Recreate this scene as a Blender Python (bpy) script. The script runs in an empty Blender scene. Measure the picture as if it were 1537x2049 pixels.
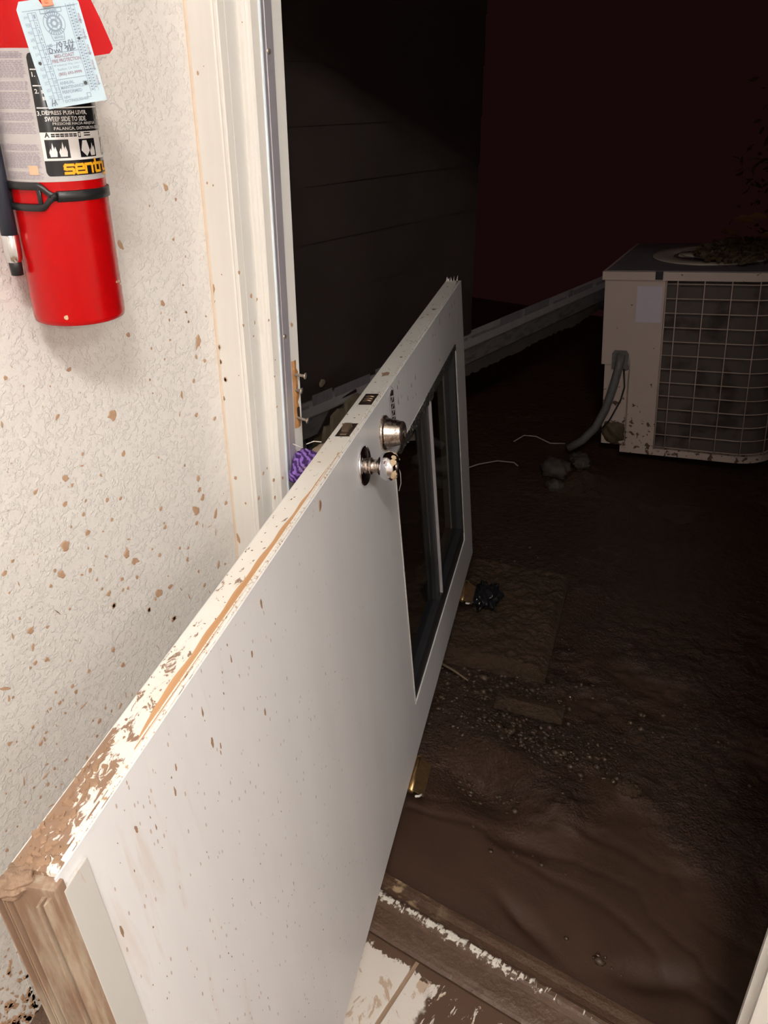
import bpy, bmesh, math, random
import numpy as np
from mathutils import Vector, Matrix
random.seed(7)
rng = np.random.default_rng(7)
SC = bpy.context.scene
COL = SC.collection
PI = math.pi

# ------------------------------------------------------------------ camera
cam_d = bpy.data.cameras.new('camera')
cam_d.sensor_fit = 'VERTICAL'; cam_d.sensor_height = 36.0; cam_d.sensor_width = 27.0
cam_d.lens = 28.744
cam_d.clip_start = 0.02
cam = bpy.data.objects.new('camera', cam_d); COL.objects.link(cam)
cam.location = (0, 0, 1.545)
cam.rotation_euler = (math.radians(90 - 27.656), 0, math.radians(33.4))
SC.camera = cam

# ------------------------------------------------------------------ world, exposure
wd = bpy.data.worlds.new('night'); SC.world = wd; wd.use_nodes = True
wd.node_tree.nodes['Background'].inputs[0].default_value = (0.0080, 0.0023, 0.0024, 1)
wd.node_tree.nodes['Background'].inputs[1].default_value = 1.0
SC.view_settings.view_transform = 'Standard'
SC.view_settings.look = 'None'
SC.view_settings.gamma = 1.0
SC.view_settings.use_curve_mapping = False
SC.view_settings.exposure = 0.0
LAMPS, CEIL = ((0.33, -0.42), (1.60, -0.36)), 2.62
LAMP_STRENGTH = 258.0       # radiance of the two tubes
LAMP_COLOR = (1.0, 0.955, 0.90)
fl = bpy.data.lights.new('phone_flash', 'POINT'); fl.energy = 5.5; fl.color = (1.0, .96, .92); fl.shadow_soft_size = .004
flo = bpy.data.objects.new('phone_flash', fl); COL.objects.link(flo); flo.location = (.012, .004, 1.575)   # the phone's own light, beside its lens

# ------------------------------------------------------------------ node helpers
class NB:
    def __init__(s, name, color=(.8,.8,.8), rough=.6, metal=0.0, spec=.5):
        s.m = bpy.data.materials.new(name); s.m.use_nodes = True
        s.nt = s.m.node_tree; s.b = s.nt.nodes['Principled BSDF']
        s.b.inputs['Base Color'].default_value = (*color, 1)
        s.b.inputs['Roughness'].default_value = rough
        s.b.inputs['Metallic'].default_value = metal
        s.b.inputs['Specular IOR Level'].default_value = spec
    def n(s, t, **kw):
        x = s.nt.nodes.new(t)
        for k, v in kw.items(): setattr(x, k, v)
        return x
    def link(s, a, b): s.nt.links.new(a, b)
    def inp(s, node, i, v):
        if hasattr(v, 'is_linked'): s.link(v, node.inputs[i])
        elif isinstance(v, tuple) and len(v) == 3 and node.inputs[i].type == 'RGBA': node.inputs[i].default_value = (*v, 1)
        else: node.inputs[i].default_value = v
    def obj(s): return s.n('ShaderNodeTexCoord').outputs['Object']
    def pos(s): return s.n('ShaderNodeNewGeometry').outputs['Position']
    def scale(s, v, sc):
        x = s.n('ShaderNodeMapping'); s.link(v, x.inputs[0]); x.inputs['Scale'].default_value = sc; return x.outputs[0]
    def noise(s, v, sc, det=3, rough=.5, dist=0):
        x = s.n('ShaderNodeTexNoise'); s.link(v, x.inputs['Vector'])
        x.inputs['Scale'].default_value = sc; x.inputs['Detail'].default_value = det
        x.inputs['Roughness'].default_value = rough; x.inputs['Distortion'].default_value = dist
        return x.outputs['Fac']
    def voro(s, v, sc, feat='F1', out='Distance'):
        x = s.n('ShaderNodeTexVoronoi', feature=feat); s.link(v, x.inputs['Vector']); x.inputs['Scale'].default_value = sc
        return x.outputs[out]
    def wave(s, v, sc, dist=0, det=2, dscale=1, direction='X', prof='SIN'):
        x = s.n('ShaderNodeTexWave', bands_direction=direction, wave_profile=prof); s.link(v, x.inputs['Vector'])
        x.inputs['Scale'].default_value = sc; x.inputs['Distortion'].default_value = dist
        x.inputs['Detail'].default_value = det; x.inputs['Detail Scale'].default_value = dscale
        return x.outputs['Fac']
    def math(s, op, a, b=0.0, c=0.0):
        x = s.n('ShaderNodeMath', operation=op)
        s.inp(x, 0, a); s.inp(x, 1, b); s.inp(x, 2, c); return x.outputs[0]
    def step(s, v, lo, hi):
        x = s.n('ShaderNodeMapRange', interpolation_type='SMOOTHSTEP'); s.link(v, x.inputs[0])
        x.inputs[1].default_value = lo; x.inputs[2].default_value = hi; return x.outputs[0]
    def xyz(s, v):
        x = s.n('ShaderNodeSeparateXYZ'); s.link(v, x.inputs[0]); return x.outputs
    def mix(s, f, a, b):
        x = s.n('ShaderNodeMix', data_type='RGBA'); s.inp(x, 0, f); s.inp(x, 6, a); s.inp(x, 7, b); return x.outputs[2]
    def color(s, c): s.inp(s.b, 'Base Color', c) if not hasattr(c, 'is_linked') else s.link(c, s.b.inputs['Base Color'])
    def rough(s, c): s.link(c, s.b.inputs['Roughness'])
    def bump(s, h, strength=.3, dist=.01):
        x = s.n('ShaderNodeBump'); s.link(h, x.inputs['Height'])
        x.inputs['Strength'].default_value = strength; x.inputs['Distance'].default_value = dist
        s.link(x.outputs[0], s.b.inputs['Normal'])

def simple(name, color, rough=.5, metal=0.0, spec=.5, grain=.12, gs=40):
    b = NB(name, color, rough, metal, spec)
    n = b.noise(b.obj(), gs, 3)
    dk = tuple(c * (1 - grain) for c in color); lt = tuple(min(1, c * (1 + grain)) for c in color)
    b.color(b.mix(n, dk, lt)); return b.m

MUD = (.56, .36, .235)       # dried tan mud splatter
MUDWET = (.085, .05, .031)
M = {}
# wall : knock-down texture
b = NB('wall_paint', (.90, .85, .78), .75, spec=.2)
p = b.pos(); n1 = b.noise(p, 120, 4, .6, .3); h = b.step(n1, .48, .64); n2 = b.noise(p, 260, 2)
h2 = b.math('ADD', h, b.math('MULTIPLY', n2, .35)); b.bump(h2, .45, .0030)
dirt = b.step(b.noise(p, 3.0, 4), .45, .8); zz = b.xyz(p)[2]
low = b.math('SUBTRACT', 1.0, b.step(zz, .25, 1.1))
b.color(b.mix(b.math('MULTIPLY', b.math('MULTIPLY', dirt, low), .35), (.855,.825,.79), (.70,.63,.55)))
M['wall'] = b.m
b = NB('trim_paint', (.90, .855, .77), .42)
p = b.pos(); nn = b.noise(b.scale(p, (30, 30, 2)), 4, 3); b.color(b.mix(nn, (.845,.81,.75), (.905,.875,.82))); b.bump(b.noise(p, 60, 2), .05, .002)
M['trim'] = b.m
M['caulk'] = simple('caulk', (.80,.66,.52), .7)
b = NB('jamb_paint', (.84,.82,.78), .42)
p = b.pos(); st = b.step(b.noise(p, 14, 5, .6), .56, .72); zz = b.xyz(p)[2]
st = b.math('MULTIPLY', st, b.math('SUBTRACT', 1.0, b.step(zz, .95, 1.25)))
b.color(b.mix(st, (.84,.82,.78), (.60,.42,.27))); M['jamb'] = b.m
b = NB('aluminium', (.60,.60,.66), .40, .45)
p = b.pos(); st = b.step(b.noise(b.scale(p, (20,20,7)), 1.4, 4), .5, .75); zz = b.xyz(p)[2]
st = b.math('MULTIPLY', st, b.math('SUBTRACT', 1.0, b.step(zz, 1.0, 1.6)))
b.color(b.mix(st, (.50,.47,.52), (.62,.54,.47))); b.rough(b.math('ADD', .36, b.math('MULTIPLY', st, .3))); M['alu'] = b.m
M['vinyl_seal'] = simple('vinyl_seal', (.75,.82,.90), .25)
M['wood_raw'] = simple('torn_wood', (.50,.24,.09), .8, grain=.35, gs=90)
M['screw'] = simple('screw_zinc', (.62,.54,.47), .35, .8)
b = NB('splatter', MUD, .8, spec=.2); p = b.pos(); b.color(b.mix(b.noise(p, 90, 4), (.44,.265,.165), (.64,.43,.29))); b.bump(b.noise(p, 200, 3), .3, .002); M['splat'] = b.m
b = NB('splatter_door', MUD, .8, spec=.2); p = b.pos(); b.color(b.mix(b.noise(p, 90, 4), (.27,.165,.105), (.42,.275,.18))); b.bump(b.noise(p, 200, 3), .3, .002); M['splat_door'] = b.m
# floor tile
b = NB('floor_tile', (.80,.74,.68), .45)
p = b.pos(); x, y, z = b.xyz(p)
n = b.noise(p, 9, 5, .6, .5); n2 = b.noise(p, 38, 4, .6, 1.0)
e1 = b.math('ADD', x, b.math('MULTIPLY', b.math('SUBTRACT', n, .5), .14))
m1 = b.step(e1, -.468, -.455)                                    # wet mud tracked in to the right
scr = b.step(b.noise(b.scale(p, (60, 16, 1)), 1.0, 4, .65, .8), .565, .61)
nearth = b.step(y, .66, .84)
m1 = b.math('MULTIPLY', m1, b.math('SUBTRACT', 1.0, b.math('MULTIPLY', scr, nearth)))
e2 = b.math('ADD', y, b.math('ADD', b.math('MULTIPLY', b.math('SUBTRACT', n2, .5), .05), b.math('MULTIPLY', b.math('SUBTRACT', b.noise(p, 90, 3), .5), .03)))
m1 = b.math('MAXIMUM', m1, b.step(e2, .868, .874))
sm = b.step(b.noise(b.scale(p, (1.0, .8, 1)), 16, 5, .65, 1.5), .545, .60)
zn = b.math('MULTIPLY', b.step(y, .62, .72), 1.0)
col = b.mix(b.math('MULTIPLY', sm, b.math('MULTIPLY', zn, .75)), (.80,.735,.67), (.50,.33,.205))
b.color(b.mix(m1, col, (.115,.068,.046))); b.rough(b.math('SUBTRACT', .5, b.math('MULTIPLY', m1, .18)))
b.bump(b.math('ADD', m1, b.math('MULTIPLY', n2, .3)), .4, .004)
M['tile'] = b.m
M['grout'] = simple('muddy_grout', (.36,.245,.165), .8)
# threshold
b = NB('threshold_mud', MUDWET, .4)
p = b.pos(); x, y, z = b.xyz(p)
sc = b.noise(b.scale(p, (75, 22, 22)), 1.0, 4, .6, 1.2)
ye = b.math('ADD', y, b.math('MULTIPLY', b.math('SUBTRACT', b.noise(p, 85, 4, .65), .5), .034))
ridge = b.math('MULTIPLY', b.step(ye, .952, .956), b.math('SUBTRACT', 1.0, b.step(ye, .964, .968)))
left = b.math('SUBTRACT', 1.0, b.step(x, -.42, -.16))
patch = b.step(b.math('ADD', sc, b.math('MULTIPLY', left, .15)), .57, .61)
msk = b.math('MULTIPLY', ridge, patch)
col = b.mix(b.noise(p, 30, 4), (.070,.038,.025), (.125,.072,.048))
tan = b.math('MULTIPLY', b.step(b.noise(p, 24, 4), .5, .6), b.math('MULTIPLY', b.step(y, .975, .982), b.math('SUBTRACT', 1.0, b.step(x, -.60, -.48))))
col = b.mix(tan, col, (.42,.30,.18))
b.color(b.mix(msk, col, (.72,.68,.60))); b.bump(b.noise(p, 70, 5, .6), .5, .006); M['threshold'] = b.m
# wet mud outside
b = NB('wet_mud', MUDWET, .33, spec=.32)
p = b.pos(); n = b.noise(p, 5, 6, .6); n2 = b.noise(p, 34, 6, .65, .4); n3 = b.noise(p, 150, 3, .6)
b.color(b.mix(n, (.040,.0205,.0125), (.074,.0385,.0235)))
gr = b.step(b.math('ADD', b.math('MULTIPLY', b.noise(p, 2.3, 3), .9), b.math('MULTIPLY', b.xyz(b.scale(p, (.0, .10, 1)))[1], 1.0)), .50, .66)
gr = b.math('MULTIPLY', gr, b.step(b.xyz(p)[1], 1.20, 1.50))
b.rough(b.math('SUBTRACT', .62, b.math('MULTIPLY', gr, .36)))
wt = b.step(n, .38, .62)
hh = b.math('MULTIPLY', b.math('ADD', n2, b.math('MULTIPLY', n3, .4)), b.math('ADD', .06, b.math('MULTIPLY', gr, 1.6))); b.bump(hh, .8, .018); M['mud'] = b.m
b = NB('gritty_mud', (.17,.10,.05), .27)
p = b.pos(); n = b.noise(p, 12, 5, .6); n2 = b.noise(p, 60, 5, .7); b.color(b.mix(n, (.050,.028,.015), (.095,.054,.029))); b.bump(n2, .8, .02); M['gritty'] = b.m
# door
def door_paint(name, base, specks=True):
    b = NB(name, base, .38)
    o = b.obj(); x, y, z = b.xyz(o)
    st = b.noise(b.scale(o, (9, 9, 1.2)), 1.5, 4, .6)
    c = b.mix(st, tuple(k*.93 for k in base), tuple(min(1, k*1.05) for k in base))
    # tan dust runs, stronger towards the bottom end of the door and its upper edge
    run = b.step(b.noise(b.scale(o, (26, 26, 3.5)), 1.0, 5, .6, .4), .56, .72)
    ed = b.math('ADD', b.step(z, .80, .91), b.math('SUBTRACT', 1.0, b.step(x, .02, .4)))
    c = b.mix(b.math('MULTIPLY', b.math('MULTIPLY', run, ed), .28), c, (.62,.46,.33))
    if specks:
        sv = b.scale(o, (1, 1, .38)); dns = b.math('SUBTRACT', 1.0, b.step(x, .05, 1.0))
        for sc, thr, amt in ((190, .22, .6), (75, .11, .75)):
            v = b.n('ShaderNodeTexVoronoi', feature='F1'); b.link(sv, v.inputs['Vector']); v.inputs['Scale'].default_value = sc
            rnd = b.xyz(v.outputs['Color'])[0]
            r = b.math('MULTIPLY', b.step(b.math('ADD', rnd, b.math('MULTIPLY', dns, .20)), .88, 1.10), thr)
            k = b.math('LESS_THAN', v.outputs['Distance'], r)
            c = b.mix(b.math('MULTIPLY', k, amt), c, (.42,.26,.17))
    b.color(c); b.bump(b.noise(o, 240, 2), .06, .001); return b.m
M['door_face'] = door_paint('door_face_paint', (.86,.85,.865))
M['door_back'] = door_paint('door_back_paint', (.76,.74,.72), False)
b = NB('door_edge_paint', (.90,.86,.79), .38)
o = b.obj(); x, y, z = b.xyz(o)
n = b.noise(b.scale(o, (1, 2.2, 1)), 42, 6, .68, .6); near = b.math('SUBTRACT', 1.0, b.step(x, .0, .62))
near2 = b.math('SUBTRACT', 1.0, b.step(x, .0, .20)); back = b.step(y, .008, .045)
thr = b.math('ADD', b.math('MULTIPLY', near, .10), b.math('MULTIPLY', near2, b.math('ADD', .02, b.math('MULTIPLY', back, .22))))
mk = b.step(b.math('ADD', n, thr), .615, .66)
dust = b.math('MULTIPLY', b.step(b.noise(o, 7, 4), .45, .75), .35)
c = b.mix(dust, (.90,.86,.79), (.72,.56,.42)); b.color(b.mix(mk, c, (.30,.185,.12)))
b.bump(b.math('ADD', mk, b.noise(o, 90, 3)), .25, .003); M['door_edge'] = b.m
b = NB('exposed_wood', (.58,.31,.14), .7); o = b.obj()
b.color(b.mix(b.noise(b.scale(o, (4, 90, 90)), 1.0, 4), (.46,.225,.095), (.70,.42,.22))); M['exposed'] = b.m
b = NB('skin_hem', (.92,.89,.83), .3); o = b.obj()
b.color(b.mix(b.step(b.noise(o, 160, 4, .7), .56, .62), (.92,.89,.83), (.50,.34,.21))); b.bump(b.noise(o, 160, 3), .5, .002); M['hem'] = b.m
b = NB('sweep_vinyl', (.46,.40,.33), .5); o = b.obj(); x, y, z = b.xyz(o)
n = b.noise(b.scale(o, (40, 40, 7)), 1.0, 5, .65); b.color(b.mix(b.step(n, .44, .62), (.285,.18,.12), (.42,.335,.25))); b.bump(n, .3, .003); M['sweep'] = b.m
b = NB('sweep_flange', (.62,.60,.57), .45); o = b.obj()
b.color(b.mix(b.step(b.noise(b.scale(o, (40, 40, 9)), 1.0, 4, .6), .57, .66), (.62,.60,.57), (.52,.37,.25))); M['flange'] = b.m
b = NB('mud_cake', (.40,.245,.145), .75); o = b.pos(); b.color(b.mix(b.noise(o, 55, 5, .6), (.21,.13,.085), (.36,.235,.155))); b.bump(b.noise(o, 120, 4, .6), .7, .006); M['cake'] = b.m
b = NB('pile_mud', (.12,.075,.05), .6); o = b.pos(); b.color(b.mix(b.noise(o, 30, 5, .6), (.10,.062,.042), (.22,.14,.095))); b.bump(b.noise(o, 60, 5, .65), .9, .012); M['pile'] = b.m
M['black'] = simple('black_plastic', (.012,.012,.013), .4)
M['gasket'] = simple('black_gasket', (.02,.02,.022), .5, grain=.4)
b = NB('gasket_torn', (.03,.028,.026), .7); o = b.obj(); b.color(b.mix(b.step(b.noise(o, 190, 4, .7), .56, .64), (.02,.019,.018), (.36,.31,.26))); b.bump(b.noise(o, 170, 4, .7), 1.0, .006); M['torn'] = b.m
M['lite_trim'] = simple('lite_frame_white', (.55,.52,.49), .4)
M['lite_inner'] = simple('lite_inner_frame', (.26,.24,.20), .5)
M['mullion_strip'] = simple('mullion_strip', (.62,.58,.60), .3, .5)
b = NB('window_glass', (.9,.95,.93), .02); b.b.inputs['Transmission Weight'].default_value = 1.0; b.b.inputs['IOR'].default_value = 1.45; M['glass'] = b.m
b = NB('chrome', (.72,.70,.73), .13, 1.0); o = b.obj(); st = b.step(b.noise(o, 34, 5, .65), .62, .72)
b.color(b.mix(st, (.78,.77,.81), (.30,.20,.13))); b.rough(b.math('ADD', .13, b.math('MULTIPLY', st, .5))); M['chrome'] = b.m
b = NB('satin_nickel', (.58,.50,.43), .3, 1.0); o = b.obj(); st = b.step(b.noise(o, 110, 5, .7), .50, .62)
b.color(b.mix(b.math('MULTIPLY', st, .75), (.66,.58,.51), (.17,.10,.065))); b.rough(b.math('ADD', .27, b.math('MULTIPLY', st, .3))); M['nickel'] = b.m
M['pit'] = simple('latch_pit', (.035,.022,.016), .5, grain=.6, gs=120)
M['latch'] = simple('latch_metal', (.30,.21,.15), .35, .7, grain=.3, gs=120)
M['tan_mud'] = simple('dried_tan_mud', (.62,.46,.29), .8, gs=120)
M['brass'] = simple('old_brass', (.50,.33,.16), .35, .9, grain=.45, gs=80)
M['white_print'] = simple('white_print', (.85,.83,.80), .5, grain=.03)
M['ink'] = simple('black_ink', (.02,.02,.022), .4)
# extinguisher
b = NB('red_enamel', (.52,.004,.006), .26, spec=.22); b.b.inputs['Coat Weight'].default_value = .12; b.b.inputs['Coat Roughness'].default_value = .06
o = b.obj(); b.color(b.mix(b.noise(o, 30, 3), (.45,.002,.003), (.52,.0025,.004))); M['red'] = b.m
M['red_matte'] = simple('red_painted_steel', (.50,.004,.006), .6, spec=.2)
M['label_grey'] = simple('label_grey', (.53,.49,.485), .25, grain=.04)
M['label_black'] = simple('label_black', (.012,.012,.014), .18, grain=.1)
M['print_grey'] = simple('print_grey', (.36,.31,.37), .5)
M['print_white'] = simple('label_white', (.84,.80,.78), .25, grain=.02)
M['print_tan'] = simple('print_tan', (.68,.46,.30), .5)
M['yellow'] = simple('print_yellow', (.95,.50,.02), .4, grain=.03)
M['orange_glow'] = simple('print_orange', (.80,.30,.01), .4, grain=.03)
M['tag'] = simple('tag_card', (.50,.63,.71), .5, grain=.03)
M['tag_ink'] = simple('tag_ink', (.26,.33,.42), .6)
M['tag_ink_red'] = simple('tag_ink_brown', (.33,.25,.30), .6)
M['pen'] = simple('pen_ink', (.16,.18,.24), .6)
M['tie'] = simple('orange_tie', (.80,.25,.13), .4)
M['hose'] = simple('hose_rubber', (.022,.026,.042), .45)
M['steel'] = simple('bright_steel', (.72,.70,.70), .18, 1.0)
# outdoors
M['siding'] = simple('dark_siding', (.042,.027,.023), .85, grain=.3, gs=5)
b = NB('grey_trim_board', (.33,.32,.31), .7); p = b.pos(); b.color(b.mix(b.step(b.noise(b.scale(p, (4,4,14)), 3, 5, .6), .4, .7), (.22,.20,.20), (.13,.105,.09))); M['fascia'] = b.m
M['sill_strip'] = simple('pale_sill_strip', (.36,.33,.33), .6, grain=.2, gs=20)
M['sill_torn'] = simple('torn_membrane', (.25,.225,.235), .75, grain=.3, gs=30)
b = NB('muddy_skirting', (.10,.085,.07), .8); p = b.pos(); b.color(b.mix(b.noise(p, 9, 5, .6), (.085,.07,.06), (.15,.125,.105))); M['skirt'] = b.m
M['stud'] = simple('old_stud', (.15,.11,.065), .8, grain=.3, gs=25)
M['tan_piece'] = simple('tan_board_piece', (.30,.23,.15), .8, grain=.25, gs=25)
M['pale_plastic'] = simple('pale_plastic', (.24,.235,.26), .5, grain=.1)
M['pale_rim'] = simple('pale_plastic_rim', (.55,.52,.50), .5)
b = NB('purple_swirl', (.25,.10,.45), .6); o = b.obj(); w = b.wave(o, 42, 9, 2, 1.3, 'DIAGONAL')
c = b.mix(b.step(w, .35, .62), (.045,.012,.11), (.29,.15,.54)); c = b.mix(b.step(b.noise(o, 30, 3), .60, .64), c, (.55,.40,.30)); b.color(c); M['purple'] = b.m
M['sandy'] = simple('sandy_mud', (.34,.25,.18), .8, grain=.3, gs=60)
b = NB('ac_paint', (.72,.56,.48), .55); o = b.obj(); x, y, z = b.xyz(o)
k = b.step(b.noise(o, 34, 4, .6), .60, .67); lowz = b.math('SUBTRACT', 1.0, b.step(z, .0, .55))
k = b.step(b.math('ADD', b.noise(o, 38, 4, .6), b.math('MULTIPLY', lowz, .13)), .69, .72)
c = b.mix(b.noise(o, 5, 4), (.50,.385,.325), (.58,.455,.395)); b.color(b.mix(k, c, (.10,.055,.035))); M['ac'] = b.m
M['ac_sticker'] = simple('ac_sticker', (.60,.52,.60), .5, grain=.06)
M['ac_wire'] = simple('ac_guard_wire', (.56,.42,.35), .5)
b = NB('ac_coil', (.06,.05,.045), .7, .0); o = b.obj(); w = b.wave(o, 90, 0.6, 2, 1, 'X')
c = b.mix(w, (.06,.042,.037), (.125,.095,.085)); c = b.mix(b.step(b.noise(o, 9, 5), .5, .68), c, (.035,.022,.014)); b.color(c); M['coil'] = b.m
M['ac_top'] = simple('ac_top_dirty', (.16,.135,.14), .7, grain=.4, gs=14)
M['ac_ring'] = simple('ac_ring', (.42,.35,.28), .6, grain=.2)
M['ac_mud'] = simple('ac_mud', (.085,.055,.025), .7, grain=.4, gs=18)
M['conduit'] = simple('conduit_grey', (.13,.12,.115), .5, grain=.3, gs=60)
M['cable'] = simple('cable_pale', (.34,.30,.27), .5)
M['leaf'] = simple('dark_leaf', (.17,.105,.04), .55, grain=.4, gs=9)
M['leaf2'] = simple('dry_leaf', (.32,.17,.075), .6, grain=.3, gs=12)
M['bark'] = simple('bark', (.06,.04,.025), .9)
b = NB('wet_clod', (.06,.034,.02), .2, spec=.7); p = b.pos(); n = b.noise(p, 30, 4); b.color(b.mix(n, (.045,.025,.014), (.085,.05,.028))); b.rough(b.math('ADD', .09, b.math('MULTIPLY', b.step(b.noise(p, 21, 2), .42, .52), .40))); M['wet_clod'] = b.m
M['rubble'] = simple('rubble_mud', (.060,.045,.036), .75, grain=.4, gs=30)
M['bag'] = simple('black_bag', (.012,.012,.014), .22)
M['ceiling'] = simple('ceiling_panel', (.78,.76,.72), .8)
M['housing'] = simple('lamp_housing', (.85,.85,.84), .4)

# ------------------------------------------------------------------ mesh helpers
def link(name, bm, mat=None, parent=None, smooth=False, mats=None, tri_normals=True):
    me = bpy.data.meshes.new(name)
    if tri_normals: bmesh.ops.recalc_face_normals(bm, faces=bm.faces[:])
    bm.to_mesh(me); bm.free()
    for m in (mats or [mat]): me.materials.append(M[m])
    if smooth: me.polygons.foreach_set('use_smooth', [True] * len(me.polygons))
    o = bpy.data.objects.new(name, me); COL.objects.link(o)
    if parent is not None: o.parent = parent
    return o
def B(): return bmesh.new()
def box(bm, x0, x1, y0, y1, z0, z1, bev=0.0, mi=0):
    v = [bm.verts.new((x, y, z)) for x in (x0, x1) for y in (y0, y1) for z in (z0, z1)]
    fs = [bm.faces.new([v[i] for i in q]) for q in ((0,1,3,2),(4,6,7,5),(0,4,5,1),(2,3,7,6),(0,2,6,4),(1,5,7,3))]
    for f in fs: f.material_index = mi
    if bev > 0:
        es = list({e for f in fs for e in f.edges})
        bmesh.ops.bevel(bm, geom=es, offset=bev, segments=2, profile=.7, affect='EDGES')
    return v
def prism(bm, pts, axis, a, b_):
    """extrude a 2D outline along an axis: axis 'x' pts=(y,z), 'y' pts=(x,z), 'z' pts=(x,y)"""
    def P(q, t):
        return {'x': (t, q[0], q[1]), 'y': (q[0], t, q[1]), 'z': (q[0], q[1], t)}[axis]
    A = [bm.verts.new(P(q, a)) for q in pts]; Bv = [bm.verts.new(P(q, b_)) for q in pts]
    n = len(pts)
    for i in range(n): bm.faces.new((A[i], A[(i+1) % n], Bv[(i+1) % n], Bv[i]))
    bm.faces.new(A); bm.faces.new(Bv[::-1])
def frame_from(d):
    d = d.normalized(); up = Vector((0,0,1)) if abs(d.z) < .9 else Vector((1,0,0))
    s = d.cross(up).normalized(); return s, s.cross(d).normalized()
def tube(bm, pts, r, seg=10, cap=True):
    pts = [Vector(p) for p in pts]; rings = []
    rr = r if isinstance(r, (list, tuple)) else [r] * len(pts)
    s0 = None
    for i, p in enumerate(pts):
        d = (pts[min(i+1, len(pts)-1)] - pts[max(i-1, 0)])
        d.normalize()
        if s0 is None: s, u = frame_from(d)
        else:
            s = (s0 - d * s0.dot(d)).normalized(); u = s.cross(d)
        s0 = s
        rings.append([bm.verts.new(p + (s * math.cos(2*PI*k/seg) + u * math.sin(2*PI*k/seg)) * rr[i]) for k in range(seg)])
    for a, c in zip(rings, rings[1:]):
        for k in range(seg): bm.faces.new((a[k], a[(k+1) % seg], c[(k+1) % seg], c[k]))
    if cap: bm.faces.new(rings[0][::-1]); bm.faces.new(rings[-1])
def lathe(bm, prof, org, axis, seg=32):
    """prof = (radius, height along axis)"""
    org = Vector(org); ax = Vector(axis).normalized(); s, u = frame_from(ax); rings = []
    for r, h in prof:
        if r < 1e-6: rings.append([bm.verts.new(org + ax * h)]); continue
        rings.append([bm.verts.new(org + ax*h + (s*math.cos(2*PI*k/seg) + u*math.sin(2*PI*k/seg)) * r) for k in range(seg)])
    for a, c in zip(rings, rings[1:]):
        if len(a) == 1 and len(c) == 1: continue
        for k in range(seg):
            if len(a) == 1: bm.faces.new((a[0], c[(k+1) % seg], c[k]))
            elif len(c) == 1: bm.faces.new((a[k], a[(k+1) % seg], c[0]))
            else: bm.faces.new((a[k], a[(k+1) % seg], c[(k+1) % seg], c[k]))
def ring_slab(bm, X, Z, y0, y1):
    """rectangular slab with a rectangular hole; X,Z = (outer0, inner0, inner1, outer1)"""
    def rect(a, c, y): return [bm.verts.new(q) for q in ((X[a], y, Z[a]), (X[c], y, Z[a]), (X[c], y, Z[c]), (X[a], y, Z[c]))]
    of, inf, ob, inb = rect(0, 3, y0), rect(1, 2, y0), rect(0, 3, y1), rect(1, 2, y1)
    for i in range(4):
        j = (i+1) % 4
        bm.faces.new((of[i], of[j], inf[j], inf[i])); bm.faces.new((ob[i], inb[i], inb[j], ob[j]))
        bm.faces.new((of[i], ob[i], ob[j], of[j])); bm.faces.new((inf[i], inf[j], inb[j], inb[i]))
def empty(name, loc=(0,0,0), rot=(0,0,0)):
    o = bpy.data.objects.new(name, None); COL.objects.link(o); o.location = loc; o.rotation_euler = rot
    o.empty_display_size = .1; return o
def tag(o, label, cat, group=None):
    o['label'] = label; o['category'] = cat
    if group: o['group'] = group
    return o
def struct(o): o['kind'] = 'structure'; return o
def stuff(o): o['kind'] = 'stuff'; return o
def splat(bm, P, r, asp, ang, lift=.0006, tails=True, seed=0):
    """irregular flat drop of dried mud; P(a,b,h) maps plane coordinates to space"""
    R = random.Random(seed); n = 14
    ca, sa = math.cos(math.radians(ang)), math.sin(math.radians(ang))
    ph = [R.uniform(0, 6.28) for _ in range(4)]
    ring = []; k_t = R.randrange(n) if (tails and R.random() < .45) else -9
    for k in range(n):
        t = 2*PI*k/n
        q = r * (1 + .10*math.sin(2*t+ph[0]) + .10*math.sin(3*t+ph[1]) + .08*math.sin(5*t+ph[2]) + R.uniform(-.07,.07))
        if k == k_t: q *= R.uniform(1.3, 1.9)
        a, c = q*math.cos(t)*math.sqrt(asp)*(1 if asp < 3 else 1.1), q*math.sin(t)/math.sqrt(asp)
        if asp > 3: c *= 1 - .6*max(0, math.cos(t))
        ring.append((a*ca - c*sa, a*sa + c*ca))
    o_ = [bm.verts.new(P(a, c, .0001)) for a, c in ring]
    i_ = [bm.verts.new(P(a*.78, c*.78, lift)) for a, c in ring]
    for k in range(n): bm.faces.new((o_[k], o_[(k+1) % n], i_[(k+1) % n], i_[k]))
    bm.faces.new(i_)
_txt = {}
def text2d(s, w=None, h=None, bold=0.0):
    """flat outline text as (verts, faces), scaled to width w (or height h); origin bottom left"""
    key = (s, bold)
    if key not in _txt:
        cu = bpy.data.curves.new('lettering', 'FONT'); cu.body = s; cu.size = 1.0; cu.offset = bold; cu.resolution_u = 2
        ob = bpy.data.objects.new('lettering', cu)
        me = bpy.data.meshes.new_from_object(ob)
        vs = np.array([v.co[:2] for v in me.vertices]); fs = [tuple(p.vertices) for p in me.polygons]
        bpy.data.objects.remove(ob); bpy.data.curves.remove(cu); bpy.data.meshes.remove(me)
        vs = vs - vs.min(0); _txt[key] = (vs, fs)
    vs, fs = _txt[key]; ext = vs.max(0)
    sx = (w / ext[0]) if w else h / ext[1]
    sy = (h / ext[1]) if h else sx
    return [(x*sx, y*sy) for x, y in vs], fs
def put_text(bm, s, P, x, y, w=None, h=None, bold=0.0, lift=.0004):
    vs, fs = text2d(s, w, h, bold)
    V = [bm.verts.new(P(x + a, y + c, lift)) for a, c in vs]
    for f in fs:
        try: bm.faces.new([V[i] for i in f])
        except ValueError: pass
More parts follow.
